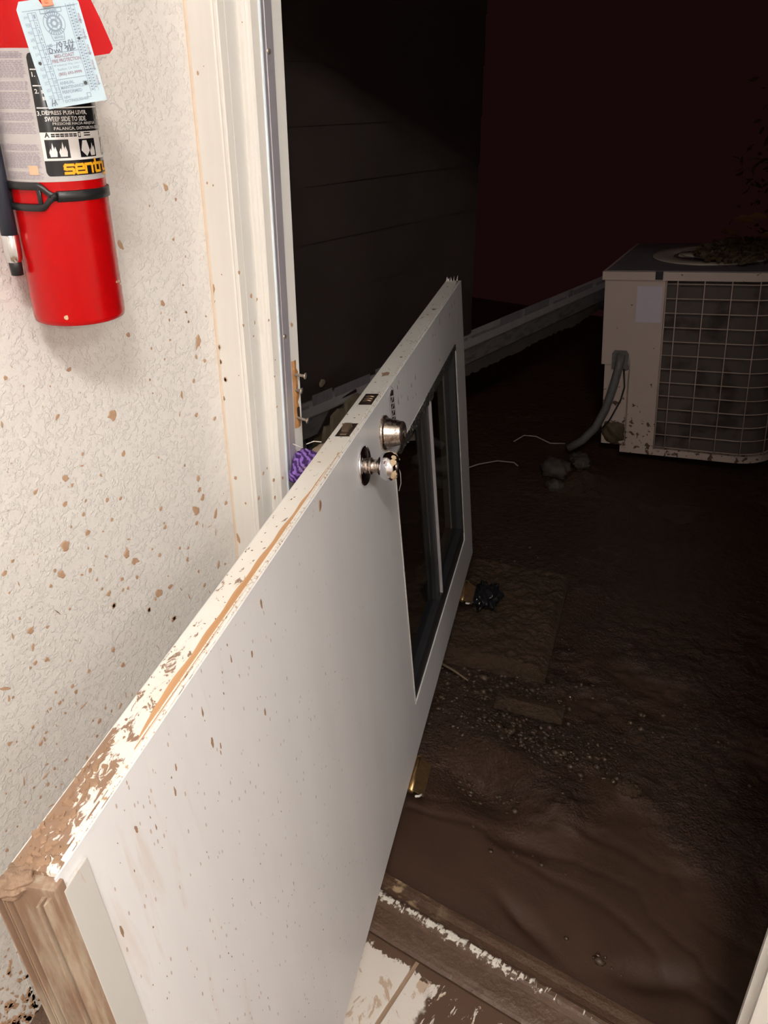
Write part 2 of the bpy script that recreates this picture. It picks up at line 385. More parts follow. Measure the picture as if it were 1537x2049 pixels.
def put_poly(bm, pts, P, lift=.0004):
    bm.faces.new([bm.verts.new(P(a, c, lift)) for a, c in pts])
def put_rect(bm, P, x0, x1, y0, y1, lift=.0004, n=1):
    for i in range(n):
        a, c = x0 + (x1-x0)*i/n, x0 + (x1-x0)*(i+1)/n
        put_poly(bm, [(a, y0), (c, y0), (c, y1), (a, y1)], P, lift)
def put_line(bm, P, pts, w, lift=.0005):
    for (ax, ay), (bx, by) in zip(pts, pts[1:]):
        d = math.hypot(bx-ax, by-ay) or 1e-9; nx, ny = -(by-ay)/d*w/2, (bx-ax)/d*w/2
        ex, ey = (bx-ax)/d*w/2, (by-ay)/d*w/2
        put_poly(bm, [(ax+nx-ex, ay+ny-ey), (bx+nx+ex, by+ny+ey), (bx-nx+ex, by-ny+ey), (ax-nx-ex, ay-ny-ey)], P, lift)
def vnoise(x, y, seed=0):
    """smooth 2D value noise on numpy arrays"""
    xi, yi = np.floor(x).astype(int), np.floor(y).astype(int); xf, yf = x-xi, y-yi
    def hsh(a, c):
        h = (a*374761393 + c*668265263 + seed*974634777) & 0x7fffffff
        h = ((h ^ (h >> 13)) * 1274126177) & 0x7fffffff
        return ((h ^ (h >> 16)) & 0xffff) / 65535.0
    u, v = xf*xf*(3-2*xf), yf*yf*(3-2*yf)
    a, c = hsh(xi, yi), hsh(xi+1, yi); d, e = hsh(xi, yi+1), hsh(xi+1, yi+1)
    return (a*(1-u)+c*u)*(1-v) + (d*(1-u)+e*u)*v
def fbm(x, y, oct=4, seed=0, gain=.5):
    s = 0; amp = 1; tot = 0
    for k in range(oct):
        s = s + amp*(vnoise(x*2**k, y*2**k, seed+k*17) - .5); tot += amp; amp *= gain
    return s / tot * 2
def grid_mesh(name, xs, ys, hf, mat, parent=None):
    X, Y = np.meshgrid(xs, ys); Z = hf(X, Y); nx, ny = len(xs), len(ys)
    co = np.stack([X, Y, Z], -1).reshape(-1, 3)
    i = np.arange(nx*ny).reshape(ny, nx)
    f = np.stack([i[:-1,:-1], i[:-1,1:], i[1:,1:], i[1:,:-1]], -1).reshape(-1, 4)
    me = bpy.data.meshes.new(name); me.from_pydata(co.tolist(), [], f.tolist()); me.materials.append(M[mat])
    me.polygons.foreach_set('use_smooth', [True]*len(me.polygons)); me.update()
    o = bpy.data.objects.new(name, me); COL.objects.link(o)
    if parent is not None: o.parent = parent
    return o

# ------------------------------------------------------------------ ceiling lamp (behind and above the camera)
for nm, k in (('tube', 1.25), ('tube_dim', .80)):
    b = NB('lit_' + nm, (1,1,1)); b.b.inputs['Emission Color'].default_value = (*LAMP_COLOR, 1); b.b.inputs['Emission Strength'].default_value = LAMP_STRENGTH*k; M[nm] = b.m
def ceiling_light(LX, LY, label, mat):
  lampo = tag(empty('ceiling_light', (LX, LY, CEIL)), label, 'ceiling light', 'ceiling lights of the room')
  bm = B(); box(bm, -.23, .23, -.12, .12, -.035, 0, .006); link('housing', bm, 'housing', lampo)
  for s in (-1, 1):
      bm = B(); tube(bm, [(-.18, s*.065, -.065), (.18, s*.065, -.065)], .016, 10); t = link('lamp_tube', bm, mat, lampo, True)
      for e in (-1, 1):
          bm = B(); box(bm, e*.190-.010, e*.190+.010, s*.065-.018, s*.065+.018, -.085, -.03, .003); link('tube_holder', bm, 'housing', lampo)
ceiling_light(*LAMPS[0], 'white twin tube ceiling light straight above the photographer', 'tube')
ceiling_light(*LAMPS[1], 'white twin tube ceiling light nearer the right wall of the room', 'tube_dim')

# ------------------------------------------------------------------ room shell
XW = -.905; YI = .9115; YO = 1.026; XL = -.8465; XR = .055; HD = 2.06
bm = B(); box(bm, XW-.10, XW, -2.2, YO, -.02, CEIL); wall_left = struct(link('wall_left', bm, 'wall'))
bm = B(); prism(bm, [(XW-.0005, .353), (XW+.0016, .3545), (XW+.0016, .3585), (XW-.0005, .360)], 'z', .02, 2.38); link('panel_seam', bm, 'wall', wall_left)
bm = B(); box(bm, XR+.02, 2.3, YI, YO, -.02, CEIL); box(bm, XW, XR+.02, YI, YO, HD+.02, CEIL); wall_front = struct(link('wall_front', bm, 'wall'))
bm = B(); box(bm, 2.2, 2.3, -2.2, YI, -.02, CEIL); struct(link('wall_right', bm, 'wall'))
bm = B(); box(bm, XW-.1, 2.3, -2.3, -2.2, -.02, CEIL); struct(link('wall_back', bm, 'wall'))
bm = B(); box(bm, XW-.1, 2.3, -2.3, YO, CEIL, CEIL+.06); struct(link('ceiling', bm, 'ceiling'))
bm = B(); box(bm, XW, 2.2, -2.2, YI+.01, -.06, -.004); floor = struct(link('floor', bm, 'grout'))
# vinyl tiles, joint at X = -.508
T = .3048; bm = B(); g = .0045
prismpts = [(g, g), (T-g, g), (T-g, T-g), (g, T-g)]
A0 = [bm.verts.new((x, y, -.006)) for x, y in prismpts]; A1 = [bm.verts.new((x, y, -.0012)) for x, y in prismpts]
A2 = [bm.verts.new((x + (.0012 if x < T/2 else -.0012), y + (.0012 if y < T/2 else -.0012), 0)) for x, y in prismpts]
for i in range(4):
    j = (i+1) % 4; bm.faces.new((A0[i], A0[j], A1[j], A1[i])); bm.faces.new((A1[i], A1[j], A2[j], A2[i]))
bm.faces.new(A2)
tile0 = None
for ix in range(-2, 5):
    for iy in range(0, 5):
        x0, y0 = -.508 + ix*T, .8965 - (iy+1)*T
        if tile0 is None: tile0 = link('tile', bm, 'tile', floor); t = tile0
        else: t = tile0.copy(); COL.objects.link(t)
        t.location = (x0, y0, 0)
        if ix == -2: t.location.x = -.9035; t.scale.x = .0905/T
        else: t.scale.x = 1.0      # tiles by the wall are cut to fit

# left casing, jamb, stop, weatherstrip
door_frame = struct(empty('door_1', (XL, YO, 0)))
def fr(o): o.matrix_parent_inverse = Matrix.Translation(-door_frame.location); return o
bm = B(); prism(bm, [(-.9013,.9115), (-.9013,.8995), (-.8995,.8977), (-.8565,.8977), (-.8545,.8990), (-.8515,.8977), (-.8478,.8982), (-.8465,.8995), (-.8465,.9115)], 'z', 0, HD)
casing = fr(link('casing', bm, 'trim', door_frame))
bm = B(); prism(bm, [(-.9052,.8975), (-.9052,.9115), (-.8995,.9115), (-.9005,.8995), (-.9025,.8975)], 'z', 0, HD); fr(link('caulk_line', bm, 'caulk', door_frame))
bm = B(); prism(bm, [(XL-.02,.9118), (XL-.0004,.9118), (XL,.9126), (XL,YO), (XL-.02,YO)], 'z', 0, HD); fr(link('side_jamb', bm, 'jamb', door_frame))
bm = B(); prism(bm, [(XL,.9365), (XL+.0065,.9365), (XL+.0095,.9400), (XL+.0075,.9425), (XL+.0105,.9450), (XL+.0125,.9480), (XL+.0125,.9640), (XL,.9640)], 'z', .0, HD); fr(link('door_stop', bm, 'trim', door_frame))
bm = B(); prism(bm, [(XL,.9640), (XL+.0105,.9640), (XL+.0112,.9660), (XL+.0112,.9745), (XL+.0102,.9752), (XL+.0102,.9766), (XL+.0112,.9773), (XL+.0112,.9920), (XL+.0098,.9934), (XL,.9934)], 'z', .02, HD)
ws = fr(link('weatherstrip', bm, 'alu', door_frame))
bm = B(); tube(bm, [(XL+.0118,.9655,.03), (XL+.0118,.9655,HD)], .0028, 8); fr(link('vinyl_bulb', bm, 'vinyl_seal', door_frame, True))
for zz in (1.584, 1.189, .80, .40, 1.95):
    bm = B(); lathe(bm, [(.0040, 0), (.0040, .0008), (.0025, .0018), (0, .0019)], (XL+.0110, .9805, zz), (1,0,0), 14); fr(link('frame_screw', bm, 'screw', door_frame, True))
# torn strike area with three screws
bm = B(); R = random.Random(3)
pts = []
for i in range(17):
    zz = 1.140 - i*(1.140-1.022)/16
    pts.append((zz, 1.006 + R.uniform(0, .0012), 1.0215 + R.uniform(-.004, .002) - (.003 if i in (0, 1) else 0)))
L_ = [bm.verts.new((XL+.0004, a, z)) for z, a, c in pts]; Rr = [bm.verts.new((XL+.0004, c, z)) for z, a, c in pts]
Lm = [bm.verts.new((XL+.0012+R.uniform(0,.0022), (a*.6+c*.4), z)) for z, a, c in pts]
for i in range(16):
    bm.faces.new((L_[i], L_[i+1], Lm[i+1], Lm[i])); bm.faces.new((Lm[i], Lm[i+1], Rr[i+1], Rr[i]))
fr(link('torn_wood_patch', bm, 'wood_raw', door_frame))
bm = B(); box(bm, XL+.0009, XL+.0032, 1.013, 1.0185, 1.036, 1.058); fr(link('bolt_hole', bm, 'pit', door_frame))
for zz, ln, dz in ((1.1165, .017, -.001), (1.0900, .009, -.002), (1.0405, .018, -.004)):
    bm = B(); d = Vector((1, .25, dz/.026)).normalized(); o0 = Vector((XL+.0005, 1.012, zz))
    prof = []
    for k in range(int(ln/.0018)): prof += [(.0020, k*.0018), (.0027, k*.0018+.0009)]
    prof += [(.0021, ln), (.0052, ln+.0022), (.0058, ln+.0032), (0, ln+.0036)]
    lathe(bm, prof, o0, d, 12); fr(link('strike_screw', bm, 'screw', door_frame, True))
# header and right side of the frame
bm = B(); box(bm, XL, XR, YI, YO, HD-.0, HD+.02); fr(link('head_jamb', bm, 'jamb', door_frame))
bm = B(); box(bm, XR, XR+.02, YI, YO, 0, HD); fr(link('side_jamb', bm, 'jamb', door_frame))
bm = B(); box(bm, XR-.0125, XR, .9365, .9934, 0, HD); fr(link('door_stop', bm, 'trim', door_frame))
bm = B(); box(bm, XR, XR+.055, .8977, YI, 0, HD+.055, .002); box(bm, -.9013, XR, .8977, YI, HD, HD+.055, .002); fr(link('casing', bm, 'trim', door_frame))
# threshold
bm = B(); prism(bm, [(.8925,-.006), (.8935,.002), (.900,.006), (.912,.010), (.930,.013), (.944,.016), (.951,.025), (.956,.029), (.964,.0305), (.971,.028), (.976,.021), (.990,.019), (1.004,.021), (1.016,.020), (1.022,.012), (1.026,-.05), (.8925,-.05)], 'x', XL, XR)
thr = struct(link('trim_1', bm, 'threshold'))
bm = B(); box(bm, XW-.1, 2.3, -2.3, YO, -.3, -.06); struct(link('trim_2', bm, 'skirt'))      # floor rim under the room

WALL_SPLATS=[(0.7326,1.2387,0.0033,1.3,120),(0.6302,1.2166,0.0031,1.3,2.52),(0.5413,1.23,0.0027,1.15,76.5),(0.7695,1.2105,0.0017,1.15,80.1),(0.861,1.1999,0.0068,1.5,81.6),(0.8534,1.1771,0.0028,2,107),(0.8697,1.1667,0.0028,1.15,81.9),(0.8428,1.1418,0.003,1.15,81.5),(0.7591,1.167,0.0018,1.15,80.1),(0.8154,1.128,0.0033,2.6,87.6),(0.8067,1.0991,0.0019,4,81),(0.8401,1.0872,0.0034,1.15,81.6),(0.8789,1.069,0.003,1.15,82.2),(0.6002,1.161,0.0032,1.7,42.7),(0.6861,1.1363,0.0071,1.1,79),(0.5234,1.1757,0.0023,3,86.9),(0.6933,1.0752,0.0038,1.15,79.3),(0.6271,1.0987,0.0023,1.15,78.2),(0.6226,1.083,0.0019,2,-20.8),(0.6497,1.0583,0.0022,2,110),(0.5939,1.0754,0.0047,1.15,77.8),(0.6019,1.0616,0.0021,1.15,78),(0.5471,1.0739,0.0031,1.3,18.6),(0.5857,1.0399,0.0039,1.2,5.98),(0.6182,1.0312,0.0018,2.5,54.1),(0.6531,1.0177,0.003,1.15,78.9),(0.6755,1.0104,0.0026,1.15,79.3),(0.7456,0.9634,0.0032,1.15,80.4),(0.829,0.9822,0.0044,1.15,81.6),(0.8287,0.962,0.0042,1.15,81.7),(0.834,0.946,0.0045,2,81.8),(0.8167,0.929,0.0074,1.3,104),(0.8582,0.9047,0.0055,2.5,68.4),(0.8538,0.8719,0.0022,8,84.8),(0.8145,0.9071,0.0035,1.15,81.6),(0.8269,0.8972,0.0016,6,84.3),(0.8417,0.889,0.0016,6,0.535),(0.8844,0.9143,0.0036,1.15,82.6),(0.7487,0.9295,0.0036,1.15,80.6),(0.6108,1.0131,0.0029,1.15,78.3),(0.6549,0.985,0.0026,1.15,79),(0.5883,1.0036,0.0018,1.15,78),(0.6117,0.9832,0.0043,1.15,78.4),(0.5734,0.9805,0.0074,1.15,77.8),(0.6079,0.9599,0.0018,1.15,78.4),(0.6703,0.9193,0.0059,1.15,79.4),(0.6825,0.9008,0.006,1.3,131),(0.6784,0.9411,0.0022,2,-25.3),(0.7307,0.8881,0.0031,1.15,80.4),(0.7725,0.8802,0.0027,1.15,81),(0.7897,0.8721,0.0024,1.15,81.3),(0.7851,0.8529,0.0033,1.15,81.3),(0.8525,0.8081,0.0043,3,68.6),(0.8676,0.802,0.0023,1.15,82.6),(0.4952,0.9956,0.0025,1.4,4.68),(0.4806,0.9842,0.0036,1.2,16.6),(0.5505,0.9525,0.0027,1.15,77.6),(0.5588,0.9416,0.0059,1.4,106),(0.5897,0.9249,0.0021,2,-27.6),(0.6042,0.925,0.0033,1.15,78.4),(0.6122,0.9048,0.0022,1.15,78.6),(0.4958,0.9604,0.0017,5,95.5),(0.5396,0.933,0.0027,1.15,77.5),(0.6175,0.886,0.0022,1.15,78.8),(0.6279,0.8723,0.004,1.15,78.9),(0.6529,0.8649,0.0025,1.15,79.3),(0.6622,0.8631,0.0025,1.15,79.5),(0.6818,0.8724,0.0031,1.15,79.7),(0.6544,0.8836,0.0032,1.15,79.3),(0.7424,0.8226,0.0043,1.5,10.2),(0.7182,0.8236,0.0075,1.3,109),(0.7097,0.8168,0.0027,1.15,80.3),(0.7633,0.8069,0.0017,6,110),(0.7786,0.7835,0.0025,6,107),(0.8247,0.7674,0.0017,6,108),(0.8153,0.7863,0.0034,1.15,81.9),(0.6323,0.8482,0.0045,1.15,79.1),(0.5601,0.8834,0.0019,1.15,77.9),(0.5401,0.8903,0.0019,8,123),(0.6944,0.8052,0.004,1.15,80.1),(0.8057,0.8192,0.0025,1.15,81.7),(0.4805,0.9545,0.0015,1.15,76.5),(0.8041,1.0148,0.002,1.15,81.2),(0.741,0.7625,0.0042,1.4,-3.55),(0.8057,1.2141,0.0017,1.15,80.7),(0.809,1.243,0.0015,1.15,80.7),(0.8431,1.2471,0.0017,1.15,81.2),(0.8455,1.2325,0.0018,1.15,81.3),(0.791,1.1893,0.0015,1.15,80.5),(0.7607,1.1462,0.0013,1.15,80.2),(0.6343,0.9333,0.0021,1.6,123),(0.718,0.9048,0.0018,1.15,80.2),(0.7409,0.8436,0.0013,1.15,80.7),(0.7484,0.937,0.0018,1.15,80.5),(0.7554,1.0465,0.0014,1.15,80.4),(0.6368,0.9738,0.0014,1.15,78.8),(0.5625,1.214,0.0009,1.15,76.9),(0.5985,1.2032,0.001,1.15,77.5),(0.5522,1.2413,0.0007,5,109),(0.6317,0.8486,0.0036,1.15,79.1),(0.6935,0.8058,0.0036,1.15,80.1),(0.7397,0.7608,0.0051,1.15,80.8),(0.5409,0.8891,0.0017,9,123),(0.4857,0.9105,0.0018,1.15,76.8),(0.521,0.8753,0.0023,1.15,77.4),(0.4958,0.8843,0.0049,1.15,77),(0.4705,0.8911,0.0026,4,90.4),(0.494,0.8578,0.0035,2.5,77.1),(0.5593,0.8287,0.0013,6,129),(0.617,0.7752,0.004,1.15,79.1),(0.6288,0.7386,0.0041,1.15,79.3),(0.5091,0.8269,0.0036,1.15,77.4),(0.4919,0.8322,0.0032,1.15,77.1),(0.4835,0.8292,0.0021,1.15,77),(0.5695,0.766,0.003,1.15,78.4),(0.5435,0.8026,0.0018,1.15,77.9),(0.443,0.8208,0.0046,3.5,-34.9),(0.4438,0.8025,0.0027,2.5,76.5),(0.4497,0.8009,0.0021,1.15,76.6),(0.511,0.7665,0.0022,1.15,77.6),(0.5385,0.7587,0.003,1.15,78),(0.5419,0.746,0.0032,1.15,78.1),(0.5133,0.7452,0.0029,1.15,77.7),(0.519,0.7463,0.0016,2,77.8),(0.5377,0.7264,0.0016,2.5,78.1),(0.5488,0.7144,0.0028,7,15.4),(0.4974,0.746,0.0022,1.15,77.5),(0.4926,0.745,0.0016,4,94.9),(0.5181,0.7223,0.0018,1.15,77.8),(0.6242,0.6821,0.0018,8,81.5),(0.6353,0.6743,0.0015,4,79.6),(0.6106,0.6687,0.0035,2,53.5),(0.7013,0.6928,0.0031,2,37.4),(0.6999,0.7287,0.0015,12,113),(0.5697,0.6683,0.0039,1.15,78.7),(0.559,0.6772,0.0017,1.15,78.5),(0.5934,0.671,0.0022,2,79),(0.5839,0.684,0.002,1.15,78.8),(0.466,0.7357,0.0027,1.15,77.1),(0.4998,0.7125,0.0014,4,95),(0.4823,0.7124,0.0023,1.15,77.4),(0.4779,0.7032,0.0027,3,101),(0.4708,0.7002,0.0036,1.15,77.2),(0.4278,0.7338,0.0033,1.15,76.5),(0.4381,0.7294,0.0013,1.15,76.7),(0.5603,0.6452,0.0025,1.15,78.6),(0.4937,0.6815,0.0014,1.15,77.6),(0.5356,0.6197,0.0027,2,78.4),(0.4715,0.6592,0.0021,2,-8.11),(0.4815,0.6424,0.0026,1.15,77.6),(0.5014,0.6427,0.0024,2.5,-1.63),(0.4192,0.6909,0.0016,1.15,76.6),(0.4664,0.6417,0.0033,4,22.3),(0.4334,0.6578,0.0027,8,78.7),(0.4659,0.6237,0.0029,1.15,77.4),(0.4446,0.6359,0.0019,1.15,77.1),(0.4766,0.6094,0.0014,1.15,77.6),(0.4859,0.607,0.0015,1.15,77.7),(0.4502,0.6116,0.0021,2,77.2),(0.4269,0.6221,0.0021,1.15,76.9),(0.4046,0.6595,0.0016,1.15,76.5),(0.4629,0.5833,0.0022,5,-3.8),(0.4067,0.5917,0.0016,1.15,76.7),(0.3902,0.5986,0.0016,1.15,76.5),(0.3836,0.5649,0.0028,1.15,76.5),(0.8317,1.4193,0.0041,1.15,80.6),(0.847,1.4028,0.002,1.15,80.9),(0.7987,1.3994,0.0013,1.15,80.1),(0.8343,1.3512,0.0019,1.15,80.8),(0.7413,1.3569,0.0049,1.8,117),(0.8429,1.2864,0.0015,1.15,81.1),(0.8005,1.2685,0.004,1.8,118),(0.7952,1.2558,0.0015,1.15,80.4),(0.8088,1.2436,0.0013,1.15,80.7),(0.8432,1.2467,0.0017,1.15,81.2),(0.8452,1.2325,0.0017,1.15,81.3),(0.8535,1.325,0.0009,4,81.2),(0.8819,1.2329,0.0016,1.6,130)]
CASING_SPLATS=[(-0.914,1.1821,0.0032,1.15,82.4),(-0.9015,1.1591,0.0035,1.15,82.8),(-0.8915,1.1314,0.0036,1.15,83.1),(-0.8987,1.0985,0.0026,2,83),(-0.8989,1.2722,0.0045,1.9,82.5),(-0.907,1.2531,0.0011,6,59.2),(-0.8793,1.2949,0.001,1.15,82.9),(-0.8915,1.131,0.0037,1.15,83.1),(-0.9021,1.159,0.0034,1.15,82.7),(-0.914,1.1825,0.0031,1.5,82.4),(-0.8987,1.0989,0.0027,2,126),(-0.8622,1.1431,0.001,1.15,83.7),(-0.8895,0.9602,0.0032,1.15,83.6),(-0.8715,0.9175,0.002,1.15,84),(-0.9035,0.8429,0.0074,1.7,110),(-0.8895,1.5573,0.0021,1.8,81.7),(-0.8914,1.4205,0.0016,1.15,82.2),(-0.8801,1.418,0.0013,1.15,82.5),(-0.8776,1.5654,0.0006,1.15,82)]
JAMB_SPLATS=[(-0.8465,0.8996,1.3012,0.00242,1.5),(-0.8465,0.8997,1.2234,0.00209,1.15),(-0.8465,1.0122,1.1996,0.00326,1.3),(-0.8465,0.9216,1.2632,0.00297,1.15),(-0.8465,0.934,1.2561,0.00185,1.15),(-0.8465,0.9379,1.2256,0.00142,1.15),(-0.8465,0.925,1.2224,0.00165,4),(-0.8465,0.9201,1.2024,0.00143,1.15),(-0.834,0.9483,1.133,0.00151,1.15),(-0.834,0.9523,1.159,0.000869,1.15),(-0.834,0.9432,1.2239,0.00166,1.6),(-0.834,0.9492,1.0816,0.00157,1.15),(-0.8465,0.9191,0.9715,0.00258,1.4),(-0.8465,0.9289,0.9769,0.00166,1.15),(-0.834,0.9297,0.9582,0.00298,1.15),(-0.834,0.9522,0.9531,0.00265,1.3),(-0.8465,0.9032,0.9318,0.003,1.6),(-0.834,0.9292,0.9257,0.00266,1.8),(-0.834,0.9296,1.6156,0.000772,1.15)]

bm = B()
for i, (y, z, r, asp, ang) in enumerate(WALL_SPLATS):
    splat(bm, lambda a, c, h, y=y, z=z: (XW + h + .0004, y + a, z + c), r, asp, ang, .0009, True, i)
R = random.Random(11)
for i in range(520):       # fine spray, denser low down and further along the wall
    y, z = R.uniform(-.6, .885), 1.25 - abs(R.gauss(0, .45)) - .1*R.random()
    if z < .05: continue
    ang = R.choice([80, 92, 30, 120, 0, 60]); asp = R.choice([1.1, 1.2, 1.3, 3, 5]); r = R.uniform(.0004, .0010)
    splat(bm, lambda a, c, h, y=y, z=z: (XW + h + .0004, y + a, z + c), r, asp, ang, .0004, False, i)
for i in range(620):       # thick splash zone at the foot of the wall
    y = R.uniform(-.4, .60); z = .05 + abs(R.gauss(0, .17)); r = R.uniform(.001, .0055) * (1.25 if z < .25 else .7)
    splat(bm, lambda a, c, h, y=y, z=z: (XW + h + .0004, y + a, z + c), r, R.uniform(1.1, 2.4), R.choice([90, 100, 60, 120]), .0012, True, 900+i)
for i in range(300):        # around the seam behind the door end
    y = R.uniform(.30, .45); z = .19 + abs(R.gauss(0, .085)); r = R.uniform(.0015, .0065)
    splat(bm, lambda a, c, h, y=y, z=z: (XW + h + .0004, y + a, z + c), r, R.uniform(1.2, 2.6), R.choice([90, 70, 45, 120]), .0012, True, 2900+i)
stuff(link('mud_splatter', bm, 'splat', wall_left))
bm = B()
for i, (x, z, r, asp, ang) in enumerate(CASING_SPLATS):
    if x < -.8990 or x > -.850: x = min(max(x, -.8985), -.851)
    splat(bm, lambda a, c, h, x=x, z=z: (min(max(x + a, -.8990), -.8482), .8976 - h, z + c), r, asp, ang, .0008, True, i)
for i, (x, y, z, r, asp) in enumerate(JAMB_SPLATS):
    splat(bm, lambda a, c, h, x=x, y=y, z=z: (x + h + .0002, y + a, z + c), r, asp, 90, .0008, True, i)
fr(stuff(link('mud_splatter', bm, 'splat', door_frame)))

# ------------------------------------------------------------------ the broken door, lying on its hinge edge through the doorway
DW, DL, DT = .9097, 2.0301, .045
yaw_o, tilt, lean = .2340, .0156, .0850          # heading measured from the camera's own forward axis
A_ = math.radians(33.4)
def o2w(v): return Vector((math.cos(A_)*v[0] - math.sin(A_)*v[1], math.sin(A_)*v[0] + math.cos(A_)*v[1], v[2]))
U = Vector((math.sin(yaw_o)*math.cos(tilt), math.cos(yaw_o)*math.cos(tilt), math.sin(tilt)))
Rp = Vector((math.cos(yaw_o), -math.sin(yaw_o), 0))
N = Rp*math.cos(lean) + Vector((0,0,1))*math.sin(lean); N = (N - U*N.dot(U)).normalized()
V = -N.cross(U)
if V.z > 0: V = -V
org = o2w(Vector((-.2486, .4194, -.5331)) + V*DW) + Vector((0,0,1.545))
U, V, N = o2w(U), o2w(V), o2w(N)
mx = Matrix.Identity(4)
for i in range(3):
    mx[i][0] = U[i]; mx[i][1] = -N[i]; mx[i][2] = -V[i]; mx[i][3] = org[i]
door = tag(empty('broken_door'), 'dented white steel door with window lying on its side through the doorway', 'door')
door.matrix_world = mx
WX = (0, 1.1029, 1.8863, DL); WZ = (0, DW-.779, DW-.1422, DW)
bm = B(); ring_slab(bm, (.004, WX[1], WX[2], DL-.004), (.0, WZ[1], WZ[2], DW), .0016, DT-.0016); link('core', bm, 'door_edge', door)
bm = B(); ring_slab(bm, WX, (0.001, WZ[1], WZ[2], DW-.0006), 0, .0016); link('front_skin', bm, 'door_face', door)
bm = B(); ring_slab(bm, WX, (0.001, WZ[1], WZ[2], DW-.0006), DT-.0016, DT); link('back_skin', bm, 'door_back', door)
# folded hem of the steel skin and the wood showing beside it, on the latch edge
bm = B(); pts = [(x, .0035, DW+.0006 + .0004*math.sin(x*37)) for x in np.linspace(.015, DL-.02, 60)]
tube(bm, pts, .0021, 6); link('skin_hem', bm, 'hem', door, True)
bm = B(); tube(bm, [(x, .0088 + .0006*math.sin(x*9), DW+.0002) for x in np.linspace(.02, DL-.03, 50)], .0010, 6); link('edge_bead', bm, 'hem', door, True)
bm = B(); prev = None; R = random.Random(5)
for k in range(60):
    x = .135 + (.80-.135)*k/59
    w = .0100*min(1, k/5)*(1 - max(0, (k-26)/34))**.8 + .0006 + .0010*math.sin(k*.9)*(k < 50)
    cur = [bm.verts.new((x, .0075, DW+.0004)), bm.verts.new((x, .0075 + w*.5, DW+.0007)), bm.verts.new((x, .0075 + w, DW+.0004))]
    if prev:
        bm.faces.new((prev[0], cur[0], cur[1], prev[1])); bm.faces.new((prev[1], cur[1], cur[2], prev[2]))
    prev = cur
o = link('exposed_wood_strip', bm, 'exposed', door); o['label'] = 'bare orange wood showing along the latch edge'
# splintered far end
bm = B(); R = random.Random(9)
for k in range(16):
    y = R.uniform(.002, DT-.002); z = DW - R.uniform(0, .05); s_ = R.uniform(.002, .006)
    tip = bm.verts.new((DL + R.uniform(-.006, .014), y + R.uniform(-.004,.004), (DW + R.uniform(.003, .014)) if k % 2 else z + R.uniform(-.002, .006)))
    q = [bm.verts.new((DL-.01, y+a, z+c)) for a, c in ((-s_,-s_),(s_,-s_),(s_,s_*.4),(-s_,s_*.4))]
    for i in range(4): bm.faces.new((q[i], q[(i+1)%4], tip))
for k in range(12):
    z = DW*R.random(); tip = bm.verts.new((DL + R.uniform(.001,.005), R.uniform(0,.01), z)); q = [bm.verts.new((DL-.006, a, z+c)) for a, c in ((0,-.008),(.006,0),(0,.008))]
    for i in range(3): bm.faces.new((q[i], q[(i+1)%3], tip))
link('splintered_end', bm, 'hem', door)
bm = B(); prism(bm, [(DL-.055, .006), (DL-.012, .0075), (DL-.004, .013), (DL-.03, .0085)], 'z', DW-.004, DW+.0009); link('edge_split', bm, 'pit', door)
# bottom sweep : finned vinyl cap over the near end
bm = B(); box(bm, -.008, .004, -.003, DT+.003, .02, DW-.004, .0015)
sweep = link('door_sweep', bm, 'sweep', door)
for k, yy in enumerate((.0035, .0085, .0300, .0350, .0400, .0450)):
    bm = B(); prism(bm, [(-.0075, yy-.0018), (-.0155 - .002*(k % 2), yy-.0007), (-.0155 - .002*(k % 2), yy+.0007), (-.0075, yy+.0018)], 'z', .02, DW-.012); link('sweep_fin', bm, 'sweep', sweep)
bm = B(); box(bm, .0, .032, -.0034, -.0002, .02, DW-.014, .001); link('sweep_flange', bm, 'flange', sweep)
bm = B(); box(bm, .0, .030, DT+.0002, DT+.003, .02, DW-.01, .001); link('sweep_flange', bm, 'flange', sweep)
# caked mud on the near top corner
bm = B(); bmesh.ops.create_icosphere(bm, subdivisions=4, radius=1.0)
for v in bm.verts:
    c = v.co.copy(); n_ = 1 + .16*math.sin(c.x*5+1)*math.sin(c.y*6) + .10*math.sin(c.z*9+c.x*7)
    v.co = Vector((-.003 + c.x*.016*n_, .034 + c.y*.0135*n_, DW-.005 + c.z*.0085*n_))
stuff(link('mud_cake', bm, 'cake', door, True))
bm = B()
for i in range(70):
    x = abs(R.gauss(0, .09)); y = R.uniform(.020, .043) if x > .03 else R.uniform(.008, .043); r = R.uniform(.0012, .0045)*(1 if x < .12 else .45)
    splat(bm, lambda a, c, h, x=x, y=y: (x + a, min(y + c, DT-.0005), DW + h), r, R.uniform(1.1, 2.2), R.choice([0, 20, 160, 90]), .0010 + r*.2, True, i)
for i in range(46):
    x = R.uniform(.02, 1.0)**1.3; y = R.uniform(.018, .043); r = R.uniform(.0006, .0017)
    splat(bm, lambda a, c, h, x=x, y=y: (x + a, y + c, DW + h), r, R.uniform(1.1, 3), R.choice([0, 30, 150, 90]), .0006, True, 300+i)
for i, (x, y, r, asp) in enumerate(((1.02,.011,.0035,1.2),(1.19,.024,.0095,1.6),(1.30,.017,.004,1.5),(1.70,.020,.006,1.4),(.92,.034,.004,1.2),(1.24,.004,.003,1.1))):
    splat(bm, lambda a, c, h, x=x, y=y: (x + a, y + c, DW + .0004 + h), r, asp, 20, .0005, True, 500+i)
